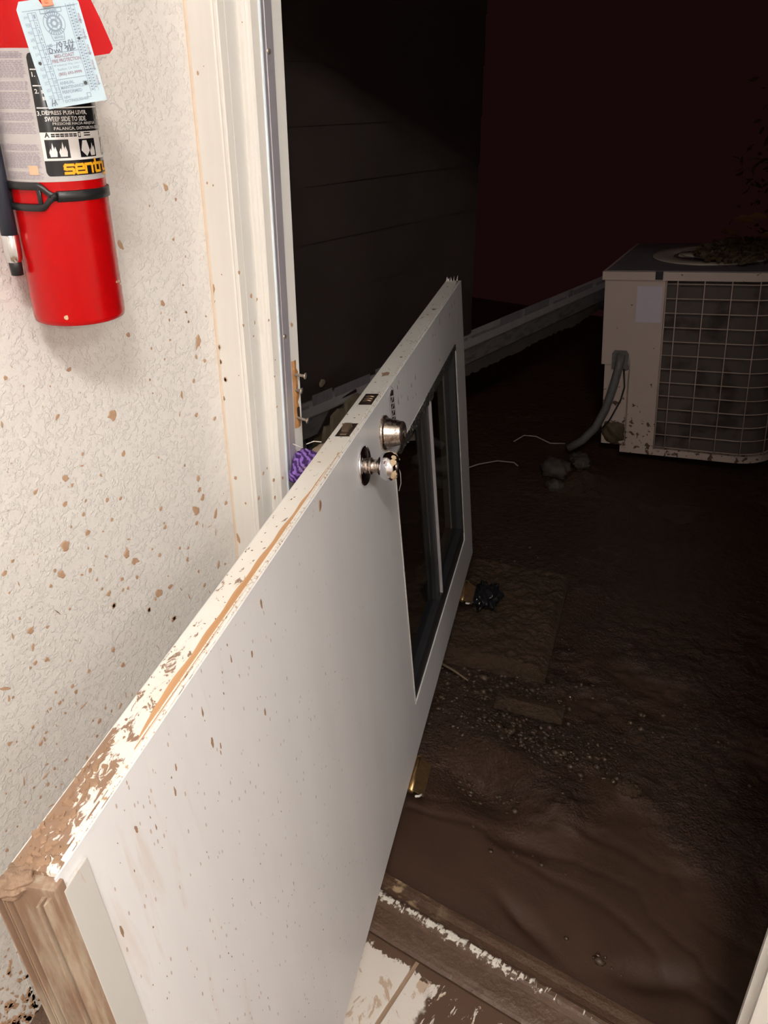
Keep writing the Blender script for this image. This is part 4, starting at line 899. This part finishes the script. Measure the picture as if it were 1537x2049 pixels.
pen([(44, 57), (47, 62)]); pen([(50, 58), (49, 61), (52, 62.3), (54, 60), (52.5, 57.6), (50, 58)]); pen([(57, 61.8), (61, 62), (58, 58), (61, 57.5)]); pen([(64, 57.5), (66, 62.8)]); pen([(68, 62.8), (69, 60), (73, 60.6)]); pen([(72, 63), (71, 57.2)])
pen([(31, 56), (30.5, 53.5), (34, 52.6), (36.5, 56), (33, 57.6), (30, 57.2)]); pen([(39, 55.4), (40, 53), (43, 55.6), (44.5, 53), (47, 55.5), (48, 53.2)]); pen([(50, 52.5), (52.5, 58)]); pen([(57, 55.5), (62, 57.5), (60, 53), (66, 58), (65, 53), (70, 57.8), (68.5, 53.6), (73, 54.5)])
pen([(8, 2.5), (11, 9)]); pen([(9, 4.6), (12.5, 5.2)]); pen([(12.5, 2.6), (15, 8), (16.5, 3.2)])
stuff(link('handwriting', bm, 'pen', tg))
for x, y, r in ((10, 45, 2.6), (73, 20, 2.8), (84, 63, 2.2)):
    bm = B(); put_poly(bm, [(x*u + r*u*math.cos(k*PI/5), y*v_ + r*u*math.sin(k*PI/5)) for k in range(10)], PT, .0006); link('punch_hole', bm, 'ink', tg)
bm = B(); tube(bm, [PT(TW*.5, TH-.001, .002), PT(TW*.5, TH+.012, .002), PT(TW*.5, TH+.030, -.004), PT(TW*.5, TH+.046, -.012)], .0022, 8); box(bm, TW*.42+TH*skew, TW*.60+TH*skew, TH-.0035, TH+.0025, .0006, .003, .0008); link('tie', bm, 'tie', tg)

# ------------------------------------------------------------------ outside : wet mud
def gauss(X, Y, cx, cy, sx, sy, a=0.0):
    c, s = math.cos(a), math.sin(a); dx, dy = X-cx, Y-cy
    u_, w_ = (dx*c+dy*s)/sx, (-dx*s+dy*c)/sy
    return np.exp(-(u_*u_+w_*w_)*.5)
def ground(X, Y):
    big = fbm(X*1.1, Y*1.1, 3, 3)*.014
    mask = np.clip(fbm(X*1.9+3, Y*1.9, 3, 9)*3.2 + .05 + .9*np.exp(-(((X+.75)/.45)**2 + ((Y-1.75)/.22)**2)), 0, 1)
    lump = fbm(X*9, Y*9, 4, 5)*.010*mask + fbm(X*26, Y*26, 3, 6)*.008*mask + fbm(X*60, Y*60, 2, 8)*.0036*mask
    z = -.005 + big + lump
    sl = Y + .10*np.sin(X*3.1) + .07*fbm(X*5, Y*5, 4, 21)
    for y0, d_, w_ in ((1.13, .004, .010), (1.20, .0025, .010), (1.30, .003, .014)): z -= d_*np.exp(-((sl-y0)/w_)**2)
    z += .008*np.exp(-((Y-1.60-.1*np.sin(X*4))/.10)**2) * np.clip(fbm(X*5, Y*5, 4, 31)*2+.6, 0, 1)
    z += gauss(X, Y, -.62, 1.50, .10, .035, -.25)*.022 - gauss(X, Y, -.61, 1.385, .085, .045, -.2)*.045
    z -= gauss(X, Y, -.47, 1.28, .05, .02)*.02; z += gauss(X, Y, -.42, 1.40, .06, .05)*.02*(1+fbm(X*30, Y*30, 3, 4))
    z += gauss(X, Y, -.302, 1.545, .035, .025)*.022
    z -= gauss(X, Y, -.10, 1.125, .065, .02, .5)*.018; z -= gauss(X, Y, -.36, 1.09, .05, .012, -.4)*.02
    z += gauss(X, Y, -.05, 1.95, .2, .05, .6)*.006; z += gauss(X, Y, -1.08, 3.17, .12, .12)*.06*(1+.8*fbm(X*14, Y*14, 3, 2))
    z += np.clip((Y-3.0)/6, 0, 1)*.05
    edge = np.clip((Y-1.027)/.07, 0, 1); z = z*edge + (1-edge)*(-.012)
    return z
xs = np.concatenate([np.linspace(-7, -2.05, 34), np.arange(-2.0, .8, .0085), np.linspace(.85, 6, 34)])
ys = np.concatenate([np.arange(1.0275, 2.6, .0075), np.linspace(2.61, 4.2, 100), np.linspace(4.27, 5.95, 24)])
mudg = struct(grid_mesh('mud_ground', xs, ys, ground, 'mud'))
# small wet clods, thickest around the buried boards
RN = np.random.default_rng(4); base_v, base_f = [], []
tb = B(); bmesh.ops.create_icosphere(tb, subdivisions=1, radius=1.0); tb.verts.ensure_lookup_table()
bv = np.array([v.co[:] for v in tb.verts]); bf = np.array([[v.index for v in f.verts] for f in tb.faces]); tb.free()
ctr = [(-.80, 1.72, .20, .12, 560), (-.58, 1.57, .12, .035, 150), (-.45, 1.60, .10, .04, 60), (-.60, 1.385, .05, .022, 34), (-.46, 1.26, .06, .03, 12), (-.2, 1.9, .20, .10, 40), (-.20, 1.11, .05, .012, 9), (-1.0, 2.15, .2, .2, 120)]
cx = np.concatenate([RN.normal(a, s1, n) for a, c, s1, s2, n in ctr]); cy = np.concatenate([RN.normal(c, s2, n) for a, c, s1, s2, n in ctr])
ok = (cy > 1.05) & (cy < 3.2); cx, cy = cx[ok], cy[ok]
cz = ground(cx, cy); cs = np.abs(RN.normal(0, .0034, len(cx))) + .0014
vv = bv[None]*(cs[:, None, None]*RN.uniform(.6, 1.3, (len(cx), len(bv), 1)))*np.array([1.2, 1.0, .75]) + np.stack([cx, cy, cz+cs*.25], -1)[:, None]
ff = (bf[None] + (np.arange(len(cx))*len(bv))[:, None, None]).reshape(-1, 3)
me = bpy.data.meshes.new('mud_clods'); me.from_pydata(vv.reshape(-1, 3).tolist(), [], ff.tolist()); me.materials.append(M['wet_clod']); me.polygons.foreach_set('use_smooth', [True]*len(me.polygons))
co_ = bpy.data.objects.new('mud_clods', me); COL.objects.link(co_); co_.parent = mudg; stuff(co_)

# boards under the mud beyond the door's far end
def muddy_board(name, cx, cy, ang, L, W, top, th, label, mat, amp, seed):
    o = tag(empty(name, (cx, cy, top-th), (0, 0, ang)), label, 'board')
    bm = B(); box(bm, -W/2, W/2, -L/2, L/2, 0, th, .004); link('panel', bm, mat, o)
    def hf(X, Y):
        e = np.minimum(np.minimum(W/2-abs(X), L/2-abs(Y))/.03, 1); e = np.clip(e, 0, 1)
        return th - .001 + e*(.006 + amp*(.5+.5*fbm(X*7, Y*7, 4, seed)) + amp*.5*fbm(X*24, Y*24, 3, seed+2) + amp*.22*fbm(X*70, Y*70, 2, seed+3))
    g_ = grid_mesh('mud_cover', np.linspace(-W/2+.001, W/2-.001, 90), np.linspace(-L/2+.001, L/2-.001, 110), hf, 'gritty', o); stuff(g_)
    return o
muddy_board('mud_covered_board', -.895, 2.075, math.radians(15), .60, .36, .012, .030, 'wide flat board buried under gritty mud past the far end of the door', 'gritty', .018, 12)
muddy_board('muddy_plank', -.630, 1.690, math.radians(12), .055, .19, .020, .022, 'narrow plank poking out of the mud in front of the wide buried board', 'gritty', .006, 33)
st = tag(empty('stick', (-.93, 1.70, .03)), 'thin pale stick on the mud right beside the bottom edge of the door', 'stick')
bm = B(); tube(bm, [(-.07, .02, 0), (0, .002, .004), (.06, -.006, .0), (.11, -.02, -.002)], [.003, .004, .004, .002], 7); link('twig', bm, 'stud', st, True)
# black plastic bag scrap
bm = B(); bmesh.ops.create_icosphere(bm, subdivisions=4, radius=1.0)
for v in bm.verts:
    c = v.co; k = 1 + .28*math.sin(c.x*7+c.y*3)*math.sin(c.z*5+1) + .14*math.sin(c.y*15+c.x*9)
    v.co = Vector((c.x*.044*k, c.y*.055*k, max(-.6, c.z)*.036*k))
bag = link('plastic_bag', bm, 'bag', None, True); bag.location = (-.955, 2.045, .066); tag(bag, 'crumpled shiny black plastic scrap on the mud against the door', 'plastic bag')
# rounded clod with glints
bm = B(); bmesh.ops.create_icosphere(bm, subdivisions=4, radius=1.0)
for v in bm.verts:
    c = v.co; k = 1 + .16*math.sin(c.x*9)*math.sin(c.y*11+2) + .07*math.sin(c.z*23+c.x*19)
    v.co = Vector((c.x*.030*k, c.y*.022*k, c.z*.017*k))
cl = link('mud_clod', bm, 'gritty', None, True); cl.location = (-.302, 1.545, .018); tag(cl, 'lone shiny round clod of mud in the middle of the smooth mud', 'clod')

# ------------------------------------------------------------------ neighbouring wing on the left, with torn skirting
wa = math.atan2(-(-1.543+1.685), 4.637-2.058)
wing = struct(empty('wall_left_outside', (-1.685, 2.058, 0), (0, 0, wa)))     # local y runs along it
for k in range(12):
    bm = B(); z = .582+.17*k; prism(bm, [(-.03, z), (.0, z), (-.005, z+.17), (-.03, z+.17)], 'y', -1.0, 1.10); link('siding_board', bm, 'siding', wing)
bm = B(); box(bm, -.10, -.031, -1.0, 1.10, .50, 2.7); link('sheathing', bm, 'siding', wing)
bm = B(); prism(bm, [(-.03,.545),(-.03,.575),(.004,.558),(.016,.530),(.016,.524),(.004,.545)], 'y', -1.0, 3.6); link('sill_strip', bm, 'sill_strip', wing)
bm = B(); R = random.Random(17); y = -.6; pts = []
while y < 2.6:
    h = R.choice([.004, .008, .028, .034, .018]); L = R.uniform(.04, .30)
    box(bm, .003, .0055, y, y+L, .548, .560+h); y += L*R.uniform(1.0, 1.25)
link('torn_membrane', bm, 'sill_torn', wing)
bm = B(); box(bm, -.035, .006, -1.0, 3.6, .448, .540, .002); link('fascia_board', bm, 'fascia', wing)
# lower skirting, wavy bottom edge; missing near the doorway
bm = B(); n = 120; R = random.Random(5); top, bot = [], []
for i in range(n+1):
    y = .42 + (3.6-.42)*i/n
    zb = .365 + .028*vnoise(np.array([y*4.0]), np.array([1.0]), 3)[0] + .012*R.random() - .02*math.exp(-((y-.42)/.3)**2)
    top.append((y, .452)); bot.append((y, zb))
a = [bm.verts.new((-.006, y, z)) for y, z in top]; c = [bm.verts.new((-.006, y, z)) for y, z in bot]; a2 = [bm.verts.new((-.016, y, z)) for y, z in top]; c2 = [bm.verts.new((-.016, y, z)) for y, z in bot]
for i in range(n):
    bm.faces.new((a[i], a[i+1], c[i+1], c[i])); bm.faces.new((a2[i], c2[i], c2[i+1], a2[i+1])); bm.faces.new((c[i], c[i+1], c2[i+1], c2[i])); bm.faces.new((a[i], a2[i], a2[i+1], a[i+1]))
link('skirting_panel', bm, 'skirt', wing)
for yy, xx, w_, ang, mt in ((.020, -.05, .032, .18, 'fascia'), (.082, -.004, .055, .0, 'stud')):
    bm = B(); prism(bm, [(yy+.25*ang, -.02), (yy+w_+.25*ang, -.02), (yy+w_, .45), (yy, .45)], 'x', xx-.04, xx); link('stud', bm, mt, wing)
for i, (y0_, y1_, za, zb) in enumerate(((.070, .105, .405, .465), (.110, .180, .425, .510), (.186, .270, .455, .540))):
    bm = B(); prism(bm, [(y0_, za), (y1_, za+.022), (y1_+.004, zb), (y1_-.02, zb+.004), (y0_+.01, zb-.012)], 'x', .010 + .004*i, .026 + .004*i); link('broken_siding_piece', bm, 'tan_piece', wing)
bm = B(); prism(bm, [(.05, .445), (.12, .515), (.20, .545), (.275, .555), (.28, .53), (.20, .52), (.12, .47)], 'x', .007, .011); link('dark_gap', bm, 'pit', wing)
bx = tag(empty('plastic_box', (-1.805, 2.215, 0), (0, 0, wa)), 'pale grey plastic box standing under the torn skirting behind the door', 'box')
bm = B(); box(bm, 0, .10, .0, .35, -.01, .425, .008); link('body', bm, 'pale_plastic', bx)
bm = B(); tube(bm, [(.103, .006, .20), (.103, .006, .405), (.103, .012, .420), (.103, .045, .418), (.103, .052, .40), (.103, .054, .30)], .005, 7); link('rim', bm, 'pale_rim', bx, True)
bm = B(); splat(bm, lambda a, c, h: (.003+h*8, a, c), .013, 1.2, 40, .001, True, 3); lf = link('leaf_scrap', bm, 'tan_piece'); lf.location = (-1.674, 2.142, .63); lf.rotation_euler = (0, 0, wa); tag(lf, 'small tan leaf scrap stuck on the dark outside wall', 'leaf')

# purple patterned packet wedged between jamb and door
bm = B(); bmesh.ops.create_icosphere(bm, subdivisions=5, radius=1.0)
for v in bm.verts:
    c = v.co.copy()
    k = 1.0/max(abs(c.x)*.9+abs(c.y)*.5, abs(c.z)*.8+abs(c.y)*.5, abs(c.x)*.4+abs(c.z)*.7, .62)
    k *= 1 + .04*math.sin(c.x*13+c.z*9) + .03*math.sin(c.y*17)
    v.co = Vector((c.x*.0215*k, c.y*.028*k, c.z*.028*k))
pk = empty('striped_packet', (-.8175, 1.000, .957)); tag(pk, 'purple swirl patterned packet wedged between the door and the white jamb', 'packet')
link('wrapper', bm, 'purple', pk, True)
bm = B(); bmesh.ops.create_icosphere(bm, subdivisions=4, radius=1.0)
for v in bm.verts:
    c = v.co; k = 1 + .1*math.sin(c.x*8)*math.sin(c.y*9); v.co = Vector((.010 + c.x*.016*k, .032 + c.y*.026*k, .022 + c.z*.012*k))
link('mud_lump', bm, 'sandy', pk, True)
bm = B(); tube(bm, [(-.006, -.004, .038), (-.018, -.014, .046), (-.030, -.022, .052)], .0011, 6); tube(bm, [(.0, .0, .045), (.012, .006, .051), (.022, .014, .049)], .0009, 6); link('loose_string', bm, 'hem', pk, True)

# ------------------------------------------------------------------ outdoor air conditioning unit
ac = tag(empty('air_conditioner', (-1.095, 3.455, .045), (0, math.radians(-4.4), math.radians(7.5))), 'beige outdoor air conditioning unit with wire guard standing in the mud', 'air conditioner')
AW, AD, AH, AR = .74, .74, .80, .16
def outline(w0, w1, d0, d1, r, n=10):
    p = [(w0, d0)]
    for k in range(n+1):
        a = -PI/2 + PI/2*k/n; p.append((w1-r + r*math.cos(a), d0+r + r*math.sin(a)))
    for k in range(n+1):
        a = PI/2*k/n; p.append((w1-r + r*math.cos(a), d1-r + r*math.sin(a)))
    p.append((w0, d1)); return p
bm = B(); prism(bm, outline(.02, AW-.015, .035, AD-.015, AR-.015), 'z', .03, AH-.03); link('coil', bm, 'coil', ac)
bm = B(); prism(bm, outline(.10, AW, .0, AD, AR), 'z', .0, .030); link('base_pan', bm, 'ac', ac)
# service panel with the notch at lower left, recessed inner panel
bm = B(); prism(bm, [(0, .405), (.118, .405), (.118, .03), (.245, .03), (.245, AH-.03), (0, AH-.03)], 'y', .0, .02); pn = link('service_panel', bm, 'ac', ac)
bm = B(); prism(bm, [(0, .405), (.02, .405), (.02, AH-.03), (0, AH-.03)], 'y', .02, AD); link('side_panel', bm, 'ac', ac)
bm = B(); box(bm, .012, .120, .012, .022, .03, .43, .002); link('valve_panel', bm, 'ac', ac)
bm = B(); box(bm, .118, .124, .0, .02, .03, .43); link('panel_return', bm, 'ac', ac)
bm = B(); prism(bm, [(.045,.385),(.045,.455),(.055,.470),(.105,.470),(.116,.455),(.116,.385)], 'y', -.004, .004); link('conduit_cover', bm, 'conduit', ac)
bm = B(); box(bm, .134, .236, -.0012, 0, AH-.205, AH-.055); o = link('rating_sticker', bm, 'ac_sticker', ac); o['label'] = 'blank pale lilac sticker'
# cap
bm = B(); prism(bm, outline(-.010, AW+.010, -.010, AD+.010, AR+.01), 'z', AH-.030, AH+.004); cap = link('top_cap', bm, 'ac', ac)
bm = B(); prism(bm, outline(.004, AW-.004, .004, AD-.004, AR), 'z', AH+.0035, AH+.007); link('top_dirt', bm, 'ac_top', cap)
bm = B(); lathe(bm, [(.165, .004), (.250, .006), (.256, .010), (.250, .014), (.175, .013), (.165, .004)], (.385, .37, AH+.002), (0,0,1), 56); link('fan_ring', bm, 'ac_ring', cap, True)
bm = B(); lathe(bm, [(0, .008), (.166, .008)], (.385, .37, AH+.001), (0,0,1), 48); link('fan_well', bm, 'coil', cap)
for r in (.06, .10, .14):
    bm = B(); tube(bm, [(.385+r*math.cos(k*PI/20), .37+r*math.sin(k*PI/20), AH+.020) for k in range(41)], .002, 5, False); link('fan_guard_wire', bm, 'ac_top', cap)
bm = B(); lathe(bm, [(.0, .018), (.036, .018), (.044, .012), (.044, .008)], (.385-.10, .34, AH+.004), (0,0,1), 24); link('fan_hub', bm, 'ac_ring', cap, True)
bm = B(); R = random.Random(40)
for k in range(420):
    a, r = R.uniform(0, 6.283), math.sqrt(R.random()); x, y = .50+r*math.cos(a)*.19, .37+r*math.sin(a)*.32; s_ = R.uniform(.012, .035); t = R.uniform(0, 6.28)
    q = [bm.verts.new((x+s_*c*math.cos(t)-s_*d*math.sin(t), y+s_*c*math.sin(t)+s_*d*math.cos(t), AH+.02+R.uniform(0, .03))) for c, d in ((-1,0),(0,.45),(1,0),(0,-.45))]
    bm.faces.new(q)
stuff(link('leaf_litter', bm, 'ac_mud', cap))
bm = B(); box(bm, .205, .235, -.016, -.008, AH-.026, AH+.008, .002); link('cap_clip', bm, 'black', cap)
bm = B(); lathe(bm, [(.006,0),(.006,.002),(0,.003)], (.225, -.010, AH-.014), (0,-1,0), 12); link('cap_screw', bm, 'pit', cap)
# wire guard
gd = empty('wire_guard'); gd.parent = ac
path = outline(.252, AW, .0, AD, AR, 8)[:-1]
for k in range(13):
    z = .042 + k*.0595
    bm = B(); tube(bm, [(x, y-.002, z) for x, y in path], .0021, 5); link('guard_wire', bm, 'ac_wire', gd, True)
acc = 0; prev = None; lens = [0]
for p_, q_ in zip(path, path[1:]): lens.append(lens[-1] + math.hypot(q_[0]-p_[0], q_[1]-p_[1]))
s_ = .042
while s_ < lens[-1]:
    i = max(j for j in range(len(lens)) if lens[j] <= s_); i = min(i, len(path)-2); t = (s_-lens[i])/(lens[i+1]-lens[i])
    x, y = path[i][0]+(path[i+1][0]-path[i][0])*t, path[i][1]+(path[i+1][1]-path[i][1])*t
    bm = B(); tube(bm, [(x, y-.0045, .03), (x, y-.0045, AH-.03)], .0023, 5); link('guard_wire', bm, 'ac_wire', gd, True); s_ += .1035
bm = B(); tube(bm, [(.250, -.003, .03), (.250, -.003, AH-.03)], .003, 5); link('guard_wire', bm, 'ac_wire', gd, True)
# conduit and thin cable
bm = B(); tube(bm, [(.085, -.008, .455), (.080, -.020, .40), (.062, -.030, .31), (.035, -.034, .21), (-.005, -.04, .12), (-.06, -.05, .055), (-.12, -.06, .015)], .0185, 12); link('conduit', bm, 'conduit', ac, True)
bm = B(); tube(bm, [(.100, -.008, .39), (.108, -.012, .31), (.095, -.016, .25), (.055, -.03, .16), (.0, -.05, .09)], .0035, 7); link('ground_wire', bm, 'black', ac, True)
bm = B(); bmesh.ops.create_icosphere(bm, subdivisions=4, radius=1.0)
for v in bm.verts:
    c = v.co; k = 1 + .12*math.sin(c.x*4+1)*math.sin(c.y*5) + .09*math.sin(c.z*7+c.x*5); v.co = Vector((.065 + c.x*.05*k, .025 + c.y*.035*k, .085 + c.z*.06*k))
stuff(link('mud_lump', bm, 'ac_mud', ac, True))
# loose cables and rubble in front of it
def gz(x, y): return float(ground(np.array([x]), np.array([y]))[0])
for nm, pts, lb in (('thin_cable', [(-1.49,3.40),(-1.47,3.47),(-1.42,3.50),(-1.34,3.49),(-1.28,3.53)], 'thin pale cable end arching over the mud left of the air conditioner'),
                    ('thin_cable', [(-1.54,2.98),(-1.50,3.05),(-1.45,3.14),(-1.39,3.19),(-1.36,3.17)], 'thin pale cable lying on the mud close to the far edge of the door')):
    bm = B(); tube(bm, [(x, y, max(gz(x, y), .0)+.012+.01*math.sin(i*1.3)) for i, (x, y) in enumerate(pts)], .0028, 6); tag(link(nm, bm, 'cable', None, True), lb, 'cable', None)
R = random.Random(77)
for i, (x, y, s_) in enumerate(((-1.10, 3.24, .045), (-1.16, 3.12, .06), (-1.07, 3.18, .04), (-1.12, 3.02, .035))):
    bm = B(); bmesh.ops.create_icosphere(bm, subdivisions=3, radius=1.0)
    for v in bm.verts:
        c = v.co; k = 1 + .25*math.sin(c.x*5+i)*math.sin(c.y*6+i*2) + .12*math.sin(c.z*11+i); v.co = Vector((c.x*s_*k, c.y*s_*.8*k, c.z*s_*.7*k))
    o = link('rubble_lump', bm, 'rubble', None, True); o.location = (x, y, gz(x, y)+s_*.35)
    tag(o, ['muddy grey lump nearest the conduit of the air conditioner', 'largest muddy grey lump in front of the air conditioner', 'rightmost muddy lump in front of the air conditioner', 'small muddy lump lying farthest in front of the air conditioner'][i], 'rubble')

# ------------------------------------------------------------------ shrub behind the unit
sh = tag(empty('shrub', (-.35, 5.15, 0)), 'dark leafy shrub growing behind the air conditioner', 'shrub')
R = random.Random(50); bm = B(); stems = []
for k in range(9):
    a = R.uniform(0, 6.28); tip = Vector((R.uniform(-.8, 1.0), R.uniform(-.25, .6), R.uniform(1.0, 2.1)))
    p0 = Vector((.06*math.cos(a), .06*math.sin(a), -.02)); mid = p0.lerp(tip, .5) + Vector((R.uniform(-.1,.1), R.uniform(-.1,.1), .15))
    tube(bm, [p0, p0.lerp(mid, .5), mid, mid.lerp(tip, .5), tip], [.022, .017, .013, .008, .004], 6); stems.append((p0, mid, tip))
link('branch', bm, 'bark', sh, True)
def leaf(bm, p, d, n_, L, W):
    s = d.cross(n_).normalized(); pts = [(0,0,0), (.3,.38,.06), (.62,.42,.05), (1,0,-.10), (.62,-.42,.05), (.3,-.38,.06)]
    V_ = [bm.verts.new(p + d*(a*L) + s*(c*W) + n_*(h*L)) for a, c, h in pts]; m1 = bm.verts.new(p + d*(.3*L)); m2 = bm.verts.new(p + d*(.62*L) - n_*.01*L)
    for q in ((V_[0],V_[1],m1), (V_[1],V_[2],m2,m1), (V_[2],V_[3],m2), (V_[0],m1,V_[5]), (m1,m2,V_[4],V_[5]), (m2,V_[3],V_[4])): bm.faces.new(q)
bm = B()
for k in range(2600):
    p0, mid, tip = R.choice(stems); t = R.random()
    c = mid.lerp(tip, t) if R.random() < .75 else p0.lerp(mid, .4+.6*t)
    p = c + Vector((R.gauss(0,.14), min(max(R.gauss(0,.14), -.3), .3), R.gauss(0,.12)))
    d = Vector((R.gauss(0,1), R.gauss(0,1), R.gauss(-.2,.6))).normalized(); n_ = d.cross(Vector((R.gauss(0,1), R.gauss(0,1), R.gauss(0,1)))).normalized()
    leaf(bm, p, d, n_, R.uniform(.04, .085), R.uniform(.018, .036))
stuff(link('foliage', bm, 'leaf', sh))
for i, (x, y, z, L, a) in enumerate(((-.46, -.52, .925, .13, 2.9), (-.40, -.55, .955, .12, 3.1), (-.53, -.50, .850, .12, 2.4), (-.44, -.54, .862, .11, .4), (-.37, -.52, .84, .10, 2.2))):
    bm = B(); d = Vector((math.cos(a), .2*math.sin(a), .22*math.sin(a*3))).normalized(); leaf(bm, Vector((x, y, z)), d, Vector((.05,-.55,.83)).normalized(), L, L*.5); link('leaf', bm, 'leaf2', sh)
bm = B(); tube(bm, [(-.1, .0, .5), (-.26, -.25, .74), (-.44, -.50, .90)], [.01, .008, .004], 6); link('branch', bm, 'bark', sh, True)

# ------------------------------------------------------------------ mud heap inside, at the foot of the wall behind the door
def heap(X, Y):
    r = np.sqrt(((X+.905)/.24)**2 + ((Y-.42)/.30)**2)
    z = .27*np.clip(1-r, 0, 1)**.8*(1 + .25*fbm(X*9, Y*9, 4, 61)) + .02*fbm(X*25, Y*25, 3, 62)*np.clip(1.2-r, 0, 1)
    return np.where(r < 1.02, np.maximum(z, .0015), .0)
hp_ = grid_mesh('mud_heap', np.linspace(-.904, -.64, 70), np.linspace(-.04, .70, 130), heap, 'pile')
tag(hp_, 'dark heap of mud on the floor against the wall behind the door end', 'mud')
